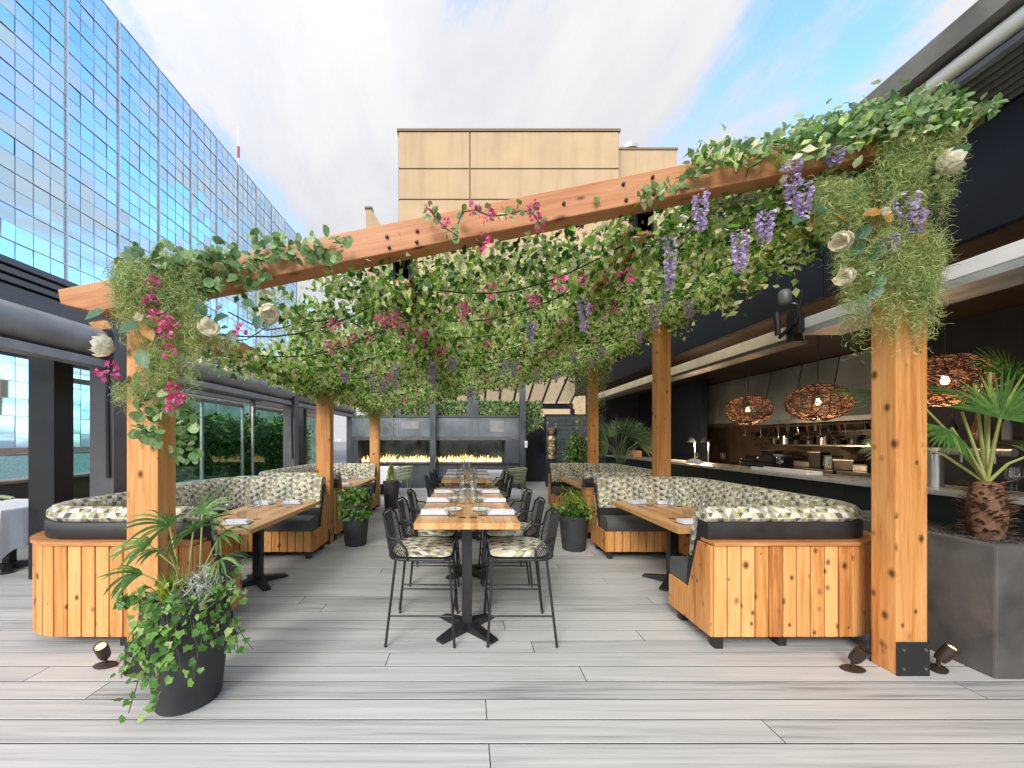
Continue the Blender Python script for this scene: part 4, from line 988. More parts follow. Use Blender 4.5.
def shrub_pot(loc, rb, rt, h, label, mat, kind, group='charcoal pots along the aisle'):
    o = thing('planter_pot', loc, label, 'planter', group)
    pot_mb(rb, rt, h).build('pot', 'pot', o, smooth=True); MB().lathe([(0, h - .035), (rt * .86, h - .04)], 20).build('soil', 'soil', o)
    n = 420
    if kind == 'cone':
        t = rng.uniform(0, 1, 900); a = rng.uniform(0, 6.28, 900); r_ = rt * .62 * (1 - t) ** .8 * rng.uniform(.5, 1, 900)
        ps = np.stack([np.cos(a) * r_, np.sin(a) * r_, h - .02 + t * .36], 1)
        scatter('foliage', T_CURL, ps, rdirs(900, (0, 0, 1.2)), rdirs(900), rng.uniform(.05, .09, 900), mat, o)
    else:
        ps = rng.normal(size=(n, 3)) * np.array((rt * .48, rt * .48, .055)) + np.array((0, 0, h + .07)); ps[:, 2] = np.maximum(ps[:, 2], h - .03)
        scatter('foliage', T_OVAL, ps, rdirs(n, (0, 0, .5)) + np.stack([ps[:, 0], ps[:, 1], 0 * ps[:, 0]], 1) * 3, rdirs(n, (0, -.4, 1)), rng.uniform(.04, .08, n), mat, o, smooth=True)
        if kind == 'trail':
            ps = np.array([(rt * math.cos(a) * 1.05, rt * math.sin(a) * 1.05, h - d) for a, d in zip(rng.uniform(3.3, 6.2, 120), rng.uniform(0, .2, 120) ** 1.0)])
            scatter('trailing_leaf', T_IVY, ps, rdirs(120, (0, -.4, -1)), rdirs(120, (0, -1, .4)), rng.uniform(.04, .06, 120), 'potivy', o)
        if kind == 'flower':
            ps = rng.normal(size=(260, 3)) * np.array((rt * .4, rt * .4, .06)) + np.array((-.03, 0, h + .2))
            scatter('yellow_foliage', T_CURL, ps, rdirs(260, (0, 0, 1.)), rdirs(260), rng.uniform(.06, .12, 260), 'yellowleaf', o)
    return o
shrub_pot((-1.60, 5.35, 0), .15, .205, .60, 'charcoal pot of dark broad leaves beside the middle left pergola post', 'potivy', 'trail')
shrub_pot((-1.66, 8.15, 0), .14, .18, .60, 'slim charcoal pot with a small bright green cone shrub by the far left booth', 'yellowleaf', 'cone')
shrub_pot((1.47, 5.12, 0), .155, .205, .47, 'charcoal pot of yellow green flowering shrub beside the near right booth', 'potivy', 'flower')

# square concrete planter with the palm
pl = thing('concrete_planter', (3.31, 2.33, 0), 'large dark concrete box planter at the right edge beside the right post', 'planter')
mb = MB(); w, dpt, h = 1.05, 1.15, .84; t = .02
vs = [(0, 0, 0), (w, 0, 0), (w, dpt, 0), (0, dpt, 0), (-t, -t, h), (w + t, -t, h), (w + t, dpt + t, h), (-t, dpt + t, h), (.05, .05, h), (w - .05, .05, h), (w - .05, dpt - .05, h), (.05, dpt - .05, h), (.05, .05, h - .06), (w - .05, .05, h - .06), (w - .05, dpt - .05, h - .06), (.05, dpt - .05, h - .06)]
fs = [(3, 2, 1, 0)] + [(i, (i + 1) % 4, 4 + (i + 1) % 4, 4 + i) for i in range(4)] + [(4 + i, 4 + (i + 1) % 4, 8 + (i + 1) % 4, 8 + i) for i in range(4)] + [(8 + i, 8 + (i + 1) % 4, 12 + (i + 1) % 4, 12 + i) for i in range(4)] + [(12, 13, 14, 15)]
mb.add(vs, fs); mb.build('box', 'concrete', pl, bevel=.012)
mb = MB()
for i in range(900):
    x, y = random.uniform(.06, w - .06), random.uniform(.06, dpt - .06); r_ = random.uniform(.008, .016)
    mb.lathe([(0, -r_ * .6), (r_, 0), (r_ * .6, r_ * .6), (0, r_ * .7)], 5, (x, y, h - .055))
tag(mb.build('gravel', 'soil', pl), kind='stuff')
pm = thing('fan_palm', (3.80, 2.72, .785), 'fan palm with shaggy brown trunk growing in the concrete planter on the right', 'palm')
MB().lathe([(.075, 0), (.088, .06), (.098, .18), (.088, .32), (.06, .40), (0, .42)], 16).build('trunk', 'trunkhair', pm, smooth=True)
mb = MB()
for i in range(260):
    a, z_ = random.uniform(0, 6.28), random.uniform(.02, .4); r_ = .09 if z_ < .3 else .075
    mb.blade((r_ * math.cos(a), r_ * math.sin(a), z_), (math.cos(a), math.sin(a), random.uniform(.1, .9)), (0, 0, 1), random.uniform(.04, .085), .028, .2, 2)
mb.build('trunk_fibre', 'trunkhair', pm, fix=False)
top = Vector((0, 0, .40)); org = Vector((3.80, 2.72, .785))
leaves = [((915, 398), 2.68, (-1, -.05, .12), 1.0, .60, 15, (.15, -.6, 1)), ((1000, 418), 2.55, (.25, -.2, 1), 2.9, .36, 30, (-.2, -1, .25)), ((985, 400), 2.75, (-.75, .1, .28), 1.6, .42, 22, (.2, -.6, 1)), ((1030, 455), 2.6, (1, -.1, .1), 2.2, .4, 22, (0, -.5, 1)), ((905, 440), 2.9, (-.6, .2, -.5), 1.8, .3, 18, (0, -.8, .6)), ((1010, 380), 2.9, (.2, .4, 1), 2.2, .35, 20, (0, -1, .3)), ((950, 430), 2.62, (-.7, -.3, -.25), 2.0, .3, 20, (-.1, -.9, .7))]
for (q, Yq, ax_, spd, L_, n_, nr) in leaves:
    hub = P(q[0], q[1], Yq) - org; mb = MB(); fan(mb, hub, ax_, nr, n_, L_, .018, spd, .45, 5)
    lf = mb.build('palm_leaf', 'palm', pm, fix=False, smooth=True)
    MB().tube([top, top.lerp(hub, .5) + Vector((0, 0, .04)), hub], [.011, .009, .006], 6).build('leaf_stem', 'petiole', lf)
for q in ((975, 385), (962, 412), (990, 372), (952, 428)):
    MB().tube([top, P(q[0], q[1], 2.68) - org], [.012, .008], 6).build('cut_stem', 'petiole', pm)

# ------------------------------------------------------------------ deck uplights
M['bulb'] = emis('warm_uplight_lens', (1., .55, .2), 2.2)
def uplight(loc, rz, label, lit):
    o = thing('deck_uplight', loc, label, 'lamp', 'small bronze deck uplights', rz)
    MB().lathe([(0, 0), (.05, 0), (.055, .008), (.04, .018), (0, .02)], 16, sx=1.4, sy=.8).build('foot', 'bronze', o, smooth=True)
    MB().tube([(0, 0, .015), (0, 0, .07)], .011, 8).build('knuckle', 'bronze', o)
    q = Vector((.16, -.45, .85)).to_track_quat('Z', 'Y'); mb = MB(); mb.lathe([(0, 0), (.028, .004), (.034, .03), (.036, .12), (.031, .12), (.03, .09), (0, .088)], 18)
    mb.build('lamp_head', 'bronze', o, loc=(0, 0, .06), rot=q.to_euler(), smooth=True)
    if lit:
        MB().lathe([(0, .098), (.028, .098), (.026, .112), (.014, .122), (0, .125)], 16).build('lens', 'bulb', o, loc=(0, 0, .06), rot=q.to_euler(), smooth=True)
        l = bpy.data.lights.new('uplight_glow', 'SPOT'); l.energy = .4; l.color = (1, .62, .3); l.spot_size = R(80); l.spot_blend = .6; l.shadow_soft_size = .03
        lo = bpy.data.objects.new('uplight_glow', l); C.objects.link(lo); lo.parent = o; lo.location = (.03, -.075, .215); lo.rotation_euler = (-Vector((.16, -.45, .85))).to_track_quat('Z', 'Y').to_euler()
    else: MB().lathe([(0, .095), (.029, .095), (.02, .10), (0, .102)], 16).build('lens', 'steel2', o, loc=(0, 0, .06), rot=q.to_euler())
    return o
uplight((-2.40, 2.47, 0), 0, 'lit bronze uplight on the deck left of the big leafy pot', True)
uplight((2.52, 2.43, 0), 0, 'unlit bronze uplight on the deck left of the right front post', False)
uplight((3.08, 2.43, 0), .6, 'lit bronze uplight on the deck between right front post and concrete planter', True)
# ------------------------------------------------------------------ restaurant building on the right
rb = thing('restaurant_building', (3.6, 5, 0), 'dark restaurant building along the right side with deep navy fascia and open kitchen', 'building')
def RBX(mb, x0, x1, y0, y1, z0, z1): return mb.box(x0 - 3.6, x1 - 3.6, y0 - 5, y1 - 5, z0, z1)
Y0, Y1 = -2.0, 12.4
M['corr'] = simple('corrugated_dark_metal', (.09, .09, .095), .4, metal=.4)
M['soffit'] = wood('stained_soffit_wood', 'y', dark=(.03, .02, .015), mid=(.055, .035, .025), light=(.085, .052, .036), knots=False, isl=.5)
M['fascia'] = simple('navy_fascia', (.010, .011, .016), .6, var=.35, scale=.8, spec=.25)
for k in range(10): RBX(MB(), 3.6, 3.68, Y0 + k * 1.44 + .005, Y0 + k * 1.44 + 1.435, 2.95, 3.74).build('fascia', 'fascia', rb, bevel=.003)
RBX(MB(), 3.63, 3.67, Y0, Y1, 2.96, 3.73).build('fascia_backing', 'black', rb)
mb = MB()                                            # corrugated underside of the eave
for k in range(7): 
    xa = 3.6 - k * .045; za = 3.745 + k * .02
    mb.prism([(xa - 3.6, za), (xa - 3.6 - .03, za - .008), (xa - 3.6 - .045, za + .02), (xa - 3.6 - .045, za + .06), (xa - 3.6, za + .06)], Y0 - 5, Y1 - 5, 'xz')
mb.build('corrugated_soffit', 'corr', rb)
MB().tube([(3.42 - 3.6, Y0 - 5, 3.93), (3.42 - 3.6, Y1 - 5, 3.93)], .055, 14).build('gutter_pipe', 'plate', rb, smooth=True)
MB().tube([(3.30 - 3.6, Y0 - 5, 4.01), (3.30 - 3.6, Y1 - 5, 4.01)], .055, 14).build('gutter_pipe', 'plate', rb, smooth=True)
RBX(MB(), 3.48, 3.6, Y0, Y1, 3.9, 4.2).build('eave_board', 'steel2', rb)
M['edge'] = simple('weathered_roof_edge', (.13, .125, .115), .6, var=.45, scale=3)
RBX(MB(), 3.18, 3.42, Y0, Y1, 4.075, 4.235).build('roof_edge', 'edge', rb)
RBX(MB(), 3.25, 7.6, Y0, Y1, 4.237, 4.27).build('roof', 'navy', rb)
RBX(MB(), 3.685, 7.2, Y0, Y1, 2.97, 3.05).build('ceiling', 'soffit', rb)
RBX(MB(), 7.2, 7.4, Y0, Y1, 0, 4.23).build('back_wall', 'warmwall', rb)
RBX(MB(), 3.95, 7.19, Y1 - .2, Y1, 0, 2.965).build('end_wall', 'navy', rb)
RBX(MB(), 3.95, 7.19, Y0, Y0 + .2, 0, 2.965).build('end_wall', 'navy', rb)
RBX(MB(), 4.61, 7.19, Y0 + .21, Y1 - .21, 0, .04).build('kitchen_floor', 'navy', rb)
RBX(MB(), 5.6, 5.75, 8.9, Y1 - .21, .045, 2.965).build('partition', 'navy', rb)
RBX(MB(), 6.0, 7.19, 3.6, 4.9, .045, 2.965).build('partition', 'navy', rb)
# shutter / awning beams under the eave
M['beamtan'] = simple('cream_painted_beam', (.80, .70, .52), .5, var=.12)
ab = thing('awning_beam', (3.48, 7.6, 2.6), 'long cream awning beam above the far part of the bar counter', 'beam')
MB().box(0, .2, 4.06 - 7.6, 10.6 - 7.6, 0, .135).build('beam_box', 'beamtan', ab, bevel=.006)
MB().box(.02, .26, 4.08 - 7.6, 10.6 - 7.6, -.04, -.002).build('beam_lip', 'steel', ab)
ab = thing('awning_beam', (3.48, 3, 2.6), 'white awning beam above the near part of the counter passing behind the right post', 'beam')
MB().box(0, .2, 1. - 3, 3.88 - 3, .05, .16).build('beam_box', 'white', ab, bevel=.006)
MB().box(.0, .4, 1. - 3, 3.86 - 3, -.01, .046).build('beam_lip', 'silver', ab)
hg = thing('awning_hinge', (3.46, 3.97, 2.6), 'black awning motor and folding arm bracket between the two awning beams', 'bracket')
mb = MB(); mb.box(-.02, .10, -.04, .04, -.06, .28); mb.box(-.04, .02, -.14, -.06, .02, .22); mb.build('bracket_plate', 'steel2', hg, bevel=.01)
mb = MB(); mb.tube([(-.06, -.2, .42), (-.05, -.1, .12), (-.04, .1, .02)], .02, 8); mb.tube([(-.06, .12, .3), (-.06, .1, .05)], .028, 8); mb.build('folding_arm', 'steel2', hg)
MB().lathe([(.05, 0), (.06, .02), (.06, .12), (.04, .15), (0, .15)], 14, (-.05, .02, .36)).build('motor', 'steel', hg, smooth=True)

# bar counter
M['barfront'] = simple('dark_green_bar_front', (.012, .019, .019), .4, var=.25, scale=1.)
M['bartop'] = simple('pale_stone_counter', (.36, .35, .33), .3, var=.2, scale=8)
bc = thing('bar_counter', (4.0, 6, 0), 'long dark bar counter with pale stone edge in front of the open kitchen', 'counter')
MB().box(.06, .56, -4.5, 4.7, 0, 1.03).build('counter_front', 'barfront', bc)
mb = MB()
for k in range(8): mb.box(.052, .0595, -4.3 + k * 1.15, -4.29 + k * 1.15, .05, 1.02)
mb.build('panel_joint', 'black', bc)
MB().box(0, .62, -4.52, 4.75, 1.031, 1.07).build('counter_top', 'bartop', bc, bevel=.004)
MB().tube([(-.02, -4.5, .16), (-.02, 4.6, .16)], .022, 8).build('foot_rail', 'steel', bc)

# stainless hood
hd = thing('range_hood', (6.25, 7.5, 1.9), 'long stainless steel range hood with panel seams above the kitchen line', 'hood')
ya = 5.0 - 7.5; 
for k in range(8):
    yy = ya + k * .72
    mb = MB(); mb.prism([(0, 0), (.02, 0), (.22, 1.05), (.2, 1.05)], yy + .014, yy + .706, 'xz'); mb.build('hood_panel', 'hood', hd, bevel=.003)
    mb = MB(); mb.prism([(-.012, 0.0), (.0, 0.0), (.095, .5), (.083, .5)], yy + .01, yy + .71, 'xz'); mb.build('hood_panel', 'hood', hd, bevel=.003)
MB().box(-.03, .9, ya - .02, ya + 8 * .72 + .02, -.08, -.003).build('hood_lip', 'chrome', hd)
# back line equipment
def box_thing(name, label, cat, x0, x1, y0, y1, z0, z1, mat, bev=.01, parts=()):
    cx, cy = (x0 + x1) / 2, (y0 + y1) / 2; o = thing(name, (cx, cy, z0), label, cat)
    MB().box(x0 - cx, x1 - cx, y0 - cy, y1 - cy, 0, z1 - z0).build('body', mat, o, bevel=bev)
    for pn, mb, mt in parts: mb.build(pn, mt, o)
    return o
M['equip'] = simple('dark_kitchen_steel', (.07, .065, .06), .35, metal=.7, var=.4)
for k, (ya_, yb_, lab) in enumerate(((5.0, 6.3, 'dark steel range with knobs under the hood near the second wicker pendant'), (6.35, 7.4, 'dark steel pizza oven under the hood left of the second pendant'), (7.45, 8.85, 'dark steel refrigerated prep bench at the far end of the hood'))):
    w = yb_ - ya_; kn = MB()
    for i in range(5): kn.tube([(-.452, -w / 2 + .15 + i * w / 6, .84), (-.49, -w / 2 + .15 + i * w / 6, .84)], .025, 8)
    dr = MB(); dr.box(-.475, -.4505, -w / 2 + .06, w / 2 - .06, .15, .72)
    ha = MB(); ha.tube([(-.51, -w / 2 + .12, .66), (-.51, w / 2 - .12, .66)], .014, 6); ha.tube([(-.475, -w / 2 + .14, .66), (-.512, -w / 2 + .14, .66)], .01, 6); ha.tube([(-.475, w / 2 - .14, .66), (-.512, w / 2 - .14, .66)], .01, 6)
    box_thing('kitchen_range', lab, 'appliance', 6.25, 7.15, ya_, yb_, .045, .98, 'equip', parts=(('knob', kn, 'chrome'), ('oven_door', dr, 'steel2'), ('handle', ha, 'chrome')))
sh = thing('wall_shelf', (7.0, 6.9, 1.38), 'long steel wall shelf under the hood holding pans and boxes', 'shelf')
MB().box(-.2, .19, -1.9, 1.9, 0, .03).build('board', 'chrome', sh)
mb = MB()
for k in range(5): mb.prism([(.19, -.15), (.19, -.001), (-.15, -.001)], -1.8 + k * .9, -1.78 + k * .9, 'xz')
mb.build('bracket', 'chrome', sh)
for k in range(12):
    y = 5.2 + k * .29; r_ = random.uniform(.07, .12); h_ = random.uniform(.07, .18); c_ = ['black saucepan', 'dented steel pan', 'dark stock pot'][k % 3]
    o = thing('saucepan', (6.95, y, 1.41), f'{c_}, number {k + 1} from the right along the kitchen wall shelf', 'pan', 'pans on the kitchen shelf')
    MB().lathe([(0, 0), (r_, 0), (r_ * 1.05, h_), (r_ * .98, h_), (r_ * .94, .01), (0, .01)], 14).build('pan_body', ['steel2', 'chrome', 'equip'][k % 3], o, smooth=True)
    MB().tube([(-r_, 0, h_ * .8), (-r_ - .12, 0, h_ * .9)], .01, 6).build('handle', 'steel2', o)
for k in range(4):
    y = 5.5 + k * .85; o = thing('stacked_plates', (6.75, y, .98), f'stack of pale plates, stack {k + 1} from the right on the kitchen ranges', 'plates', 'plate stacks on the ranges')
    mb = MB()
    for q in range(7): mb.lathe([(0, q * .014), (.07, q * .014), (.12, q * .014 + .012), (.12, q * .014 + .0135), (0, q * .014 + .004)], 16)
    mb.build('plate', 'plate', o)
for k in range(14):
    y = 5.1 + k * .27; w_ = .07 + .05 * ((k * 7) % 3); h_ = .1 + .06 * ((k * 5) % 4)
    o = thing('steel_container', (6.62, y, .98), f'{["tall", "squat", "dented"][k % 3]} steel container on the kitchen line, number {k + 1} from the right', 'container', 'steel containers on the kitchen line')
    MB().box(-.1, .1, -w_, w_, 0, h_).build('body', ['chrome', 'equip', 'hood', 'steel2'][k % 4], o, bevel=.012); MB().box(-.108, .108, -w_ - .008, w_ + .008, h_ + .001, h_ + .02).build('lid', ['equip', 'chrome'][k % 2], o)
o = thing('utensil_rail', (6.35, 6.8, 1.78), 'steel rail of hanging ladles and pans below the range hood', 'rail')
MB().tube([(0, -1.8, 0), (0, 1.8, 0)], .012, 6).build('rail', 'chrome', o)
for k in range(16):
    y = -1.7 + k * .225; mb = MB(); L_ = .14 + .05 * (k % 3); mb.tube([(0, y, 0), (-.02, y, -.03), (0, y, -L_)], .006, 5); mb.lathe([(0, 0), (.05, .012), (.06, .04), (.052, .04), (0, .012)], 12, (0, y, -L_ - .05)); mb.build('ladle', 'chrome' if k % 2 else 'steel2', o, smooth=True)
# heat lamps and taps on the counter line
def heat_glow(o):
    l = bpy.data.lights.new('heat_glow', 'POINT'); l.energy = 20; l.color = (1, .70, .4); l.shadow_soft_size = .05; lo = bpy.data.objects.new('heat_glow', l); C.objects.link(lo); lo.parent = o; lo.location = (-.07, 0, .36)
M['lampglow'] = emis('warm_heat_lamp', (1., .72, .42), 5.)
for k, y in enumerate((7.55, 8.0)):
    o = thing('heat_lamp', (4.9, y, 1.031), f'slim chrome heat lamp on a stem behind the bar counter, {"right" if k == 0 else "left"} of the pair', 'lamp', 'heat lamps behind the counter')
    MB().tube([(0, 0, -.986), (0, 0, .42), (-.06, 0, .5)], .012, 8).build('stem', 'chrome', o)
    MB().lathe([(.03, .1), (.09, .02), (.1, 0), (.09, .004), (.03, .09)], 16, (-.07, 0, .42)).build('lamp_shade', 'chrome', o, smooth=True)
    MB().lathe([(0, 0), (.05, .0), (.05, .02), (0, .03)], 12, (-.07, 0, .43)).build('bulb', 'lampglow', o); heat_glow(o)
tp = thing('beer_tap', (4.3, 3.42, 1.07), 'chrome beer tap tower on the counter right of the right front post', 'tap')
MB().tube([(0, 0, 0), (0, 0, .36)], .055, 16).build('column', 'chrome', tp, smooth=True)
MB().tube([(0, -.5, .33), (0, .3, .33)], .032, 12).build('cross_tube', 'chrome', tp, smooth=True)
mb = MB()
for k in range(4): mb.tube([(-.03, -.45 + k * .2, .33), (-.09, -.45 + k * .2, .3), (-.09, -.45 + k * .2, .24)], .009, 6)
mb.build('spout', 'chrome', tp)
for k in range(14):
    y = 2.75 + k * .055 if k < 6 else 4.5 + (k - 6) * .62; x = 4.35 + .12 * (k % 2) if k < 6 else 4.25 + .2 * random.random()
    if k in (8, 11): continue
    put('wine_glass', (x, y, 1.07), 0, f'clear wine glass on the bar counter, number {k + 1 - (k > 8) - (k > 11)} counting from the right', 'glass', 'glasses on the bar counter')
def towel(o): pass
tw = tag(MB().lathe([(0, 0), (.16, 0), (.17, .02), (.12, .05), (.06, .075), (0, .08)], 14, sx=.7, sy=1.2).build('folded_towel', 'linen', loc=(4.25, 6.95, 1.07), smooth=True), 'crumpled white towel lying on the bar counter right of the middle post', 'towel')
tr = thing('serving_tray', (4.3, 5.05, 1.07), 'long white serving tray lying on the bar counter below the second pendant', 'tray')
MB().box(-.1, .1, -.45, .45, 0, .02).build('tray_base', 'white', tr, bevel=.005); mb = MB(); mb.box(-.1, -.085, -.45, .45, .021, .04); mb.box(.085, .1, -.45, .45, .021, .04); mb.build('rim', 'white', tr)
for k, (y, lab) in enumerate(((5.75, 'black plastic bin with a round lid on the counter under the first pendant'), (6.1, 'smaller black container beside the bin on the bar counter'))):
    o = thing('container', (4.75, y, 1.031 - .98), lab, 'container'); MB().box(-.17, .17, -.16, .16, 0, 1.1).build('body', 'steel2', o, bevel=.03); MB().box(-.16, .16, -.15, .15, 1.101, 1.2 - k * .05).build('lid', 'black', o, bevel=.03)
for k in range(26):
    y = 2.9 + k * .22 + random.uniform(-.05, .05)
    if k % 9 == 8: continue
    o = thing('bottle', (6.9 if 3.55 > y or y > 4.95 else 5.8, y, 1.68 if 3.55 > y or y > 4.95 else 1.5), f'{["amber", "dark green", "clear"][k % 3]} bottle, number {k + 1 - (k + 1) // 9} from the right on the back bar ledge', 'bottle', 'bottles along the back bar')
    MB().lathe([(0, 0), (.036, 0), (.038, .16), (.014, .22), (.013, .28), (0, .28)], 12).build('glass_body', [simple('amber_bottle', (.25, .09, .02), .15), M['barfront'], M['tube']][k % 3] if k < 3 else bpy.data.materials[['amber_bottle', 'dark_green_bar_front', 'grey_aluminium_tube'][k % 3]], o, smooth=True)
    MB().lathe([(.015, .281), (.015, .30), (0, .302)], 10).build('cap', 'black', o)
o = thing('bottle_ledge', (6.95, 5.6, 1.64), 'narrow dark ledge on the kitchen back wall carrying the bottles', 'shelf'); MB().box(-.12, .24, -2.9, 3.4, 0, .04).build('board', 'equip', o); MB().box(.02, .24, -2.9, 3.4, -.06, -.001).build('rail', 'equip', o)
o = thing('bottle_ledge', (5.85, 4.2, 1.46), 'short dark ledge in front of the partition carrying bottles', 'shelf'); MB().box(-.1, .145, -.7, .7, 0, .04).build('board', 'equip', o); MB().box(0, .145, -.7, .7, -.05, -.001).build('rail', 'equip', o)

# wicker pendants
M['bulb2'] = emis('warm_pendant_bulb', (1., .62, .30), 5.)
def pendant(loc, label, r=.36, h=.27, seed=1):
    o = thing('wicker_pendant', loc, label, 'lamp', 'wicker pendants above the counter'); rr = random.Random(seed)
    mb = MB()
    for k in range(95):
        n1 = Vector((rr.gauss(0, 1), rr.gauss(0, 1), rr.gauss(0, 1))).normalized(); a = n1.orthogonal().normalized(); b_ = n1.cross(a); off_ = rr.uniform(-.55, .55); c0 = math.sqrt(1 - off_ * off_); ph = rr.uniform(0, 6.28); ln = rr.uniform(1.6, 4.5); pts = []
        for i in range(15):
            t = ph + ln * i / 14; p = (a * math.cos(t) + b_ * math.sin(t)) * c0 + n1 * off_; s = 1 + .05 * math.sin(t * 7 + k)
            pts.append((p.x * r * s, p.y * r * s, p.z * h * s))
        mb.tube(pts, rr.uniform(.0035, .006), 4, caps=False)
    mb.build('wicker_shade', 'rattan', o, fix=False)
    MB().tube([(0, 0, 0.09), (0, 0, 2.968 - loc[2])], .006, 6).build('cord', 'black', o)
    MB().lathe([(.022, .05), (.024, .10), (.012, .12), (0, .12)], 12).build('lamp_holder', 'bronze', o)
    MB().lathe([(0, -.035), (.02, -.025), (.029, -.005), (.02, .025), (.012, .05), (0, .05)], 16).build('bulb', 'bulb2', o, smooth=True)
    l = bpy.data.lights.new('pendant_glow', 'POINT'); l.energy = 7; l.color = (1, .62, .32); l.shadow_soft_size = .05
    lo = bpy.data.objects.new('pendant_glow', l); C.objects.link(lo); lo.parent = o; lo.location = (0, 0, -.12)
pendant((4.2, 5.56, 1.95), 'round copper wicker pendant lamp farthest along the counter', .28, .22, 1)
pendant((4.2, 4.45, 1.95), 'large copper wicker pendant lamp above the counter left of the right post', .30, .215, 2)
pendant((4.2, 3.27, 2.02), 'copper wicker pendant lamp just right of the right post behind palm leaves', .31, .22, 3)

# far fan palm at the end of the counter
o = thing('planter_pot', (3.72, 9.0, 0), 'tall dark pot with a grey green fan palm at the far end of the bar', 'planter')
pot_mb(.17, .24, .75).build('pot', 'pot', o, smooth=True)
mb = MB(); st = MB()
for k in range(15):
    a = k * 2.4; e = .3 + .12 * (k % 4); hub = Vector((math.cos(a) * .42, math.sin(a) * .25 - .05, 1.1 + e * .9)); st.tube([(0, 0, .7), Vector((hub.x * .4, hub.y * .4, hub.z - .2)), hub], .01, 5)
    ax_ = Vector((hub.x * 1.2, hub.y - .1, .35)); fan(mb, hub, ax_, (-ax_.x * .3, -1, .7), 17, .46, .035, 2.6, .5, 4)
mb.build('palm_leaf', 'palm2', o, fix=False, smooth=True); st.build('palm_stem', 'palm2', o)
o = thing('leafy_shrub', (3.2, 10.9, 0), 'leafy dark shrub with reddish stems in front of the slatted wall', 'plant')
mb = MB()
for k in range(7): mb.tube([(0, 0, 0), (random.gauss(0, .05), random.gauss(0, .05), .8), (random.gauss(0, .16), random.gauss(0, .12), 1.7)], .012, 5)
mb.build('stem', 'rattan', o); n = 650; ps = rng.normal(size=(n, 3)) * np.array((.13, .13, .30)) + np.array((0, 0, 1.1)); ps[:, 2] = np.clip(ps[:, 2], .3, 2.1)
scatter('foliage', T_OVAL, ps, rdirs(n, (0, -.3, .2)), rdirs(n, (0, -1, .4)), rng.uniform(.08, .14, n), 'potivy', o)
o = thing('cardboard_box', (4.3, 9.55, 1.07), 'small kraft cardboard box on the far end of the bar counter', 'box'); MB().box(-.12, .12, -.15, .15, 0, .16).build('carton', 'cardboard', o, bevel=.006); mb = MB(); mb.box(-.121, .121, -.02, .02, .161, .163); mb.build('tape', 'tan', o)

# ------------------------------------------------------------------ back wall with fireplaces
M['fpmetal'] = simple('blue_grey_metal', (.075, .085, .095), .38, metal=.3, var=.25, scale=2)
M['fppanel'] = simple('brushed_grey_panel', (.17, .19, .205), .35, metal=.4, var=.3, scale=1.5)
M['fireback'] = simple('dark_green_back_glass', (.035, .06, .052), .10, var=.7, scale=2.5)
M['greenglass'] = sheetglass('dark_green_glass', (.55, .7, .65), .3)
fw = thing('fireplace_wall', (0, 11.6, 0), 'long grey metal wall with two open linear fireplaces at the back of the deck', 'fireplace')
X0, X1 = -3.6, 1.66
MB().box(X0, X1, 0, .7, 0, .72).build('base', 'fpmetal', fw, bevel=.01)
mb = MB()
for k in range(7): mb.box(X0 + .3 + k * .75, X0 + .31 + k * .75, -.004, -.0005, .03, .70)
mb.build('base_joint', 'black', fw)
MB().box(X0, X1, -.02, .72, .722, .78).build('hearth', 'steel2', fw)
for xa, xb in ((X0, X0 + .2), (-1.16, -.98), (1.2, X1)): MB().box(xa, xb, -.01, .7, .782, 1.5).build('jamb', 'fpmetal', fw)
MB().box(X0, X1, 0, .7, 1.502, 1.60).build('lintel', 'steel', fw)
mb = MB()
for k in range(4): mb.box(X0 + k * 1.315 + .002, X0 + (k + 1) * 1.315 - .003, .0, .06, 1.602, 2.2)
mb.build('upper_panel', 'fppanel', fw, bevel=.004)
MB().box(X0 + .02, X1 - .02, .065, .7, 1.602, 2.19).build('chase', 'fpmetal', fw)
MB().box(X0 - .02, X1 + .02, -.03, .73, 2.202, 2.27).build('coping', 'fpmetal', fw)
MB().box(-2.05, -1.5, -.012, -.002, 1.85, 2.08).build('vent_plate', 'tube', fw); MB().box(.72, 1.15, -.012, -.002, 1.75, 2.1).build('vent_plate', 'tube', fw)
MB().box(X0 + .2, -1.16, .66, .70, .782, 1.5).build('fire_back', 'fireback', fw); MB().box(-.98, 1.2, .66, .70, .782, 1.5).build('fire_back', 'fireback', fw)
mb = MB()
for k in range(12): mb.lathe([(0, 0), (.02, .0), (.02, .01), (0, .012)], 8, (X0 + .4 + k * .42, -.03, 1.55))
mb.build('screw_cap', 'silver', fw)
# flames
m, nt, b, out = newmat('gas_flame')
tc = nt.nodes.new('ShaderNodeTexCoord'); sxz = nt.nodes.new('ShaderNodeSeparateXYZ'); nt.links.new(tc.outputs['Object'], sxz.inputs[0])
col = ramp(nt, math_(nt, 'MULTIPLY', sxz.outputs[2], 3.2), [(0, (1., .74, .40)), (.4, (1., .56, .18)), (1, (.95, .34, .07))])
nt.nodes.remove(b); e = nt.nodes.new('ShaderNodeEmission'); nt.links.new(col, e.inputs[0]); e.inputs[1].default_value = 1.7; tr = nt.nodes.new('ShaderNodeBsdfTransparent'); ms = nt.nodes.new('ShaderNodeMixShader')
nz = nd(nt, 'ShaderNodeTexNoise', i_Scale=14., i_Detail=3.); nt.links.new(tc.outputs['Object'], nz.inputs[0])
nt.links.new(math_(nt, 'MULTIPLY', ramp(nt, nz.outputs[0], [(.36, (0, 0, 0)), (.62, (1, 1, 1))]), math_(nt, 'SUBTRACT', 1.05, math_(nt, 'MULTIPLY', sxz.outputs[2], 2.4))), ms.inputs[0]); nt.links.new(tr.outputs[0], ms.inputs[1]); nt.links.new(e.outputs[0], ms.inputs[2]); nt.links.new(ms.outputs[0], out.inputs[0]); M['flame'] = m
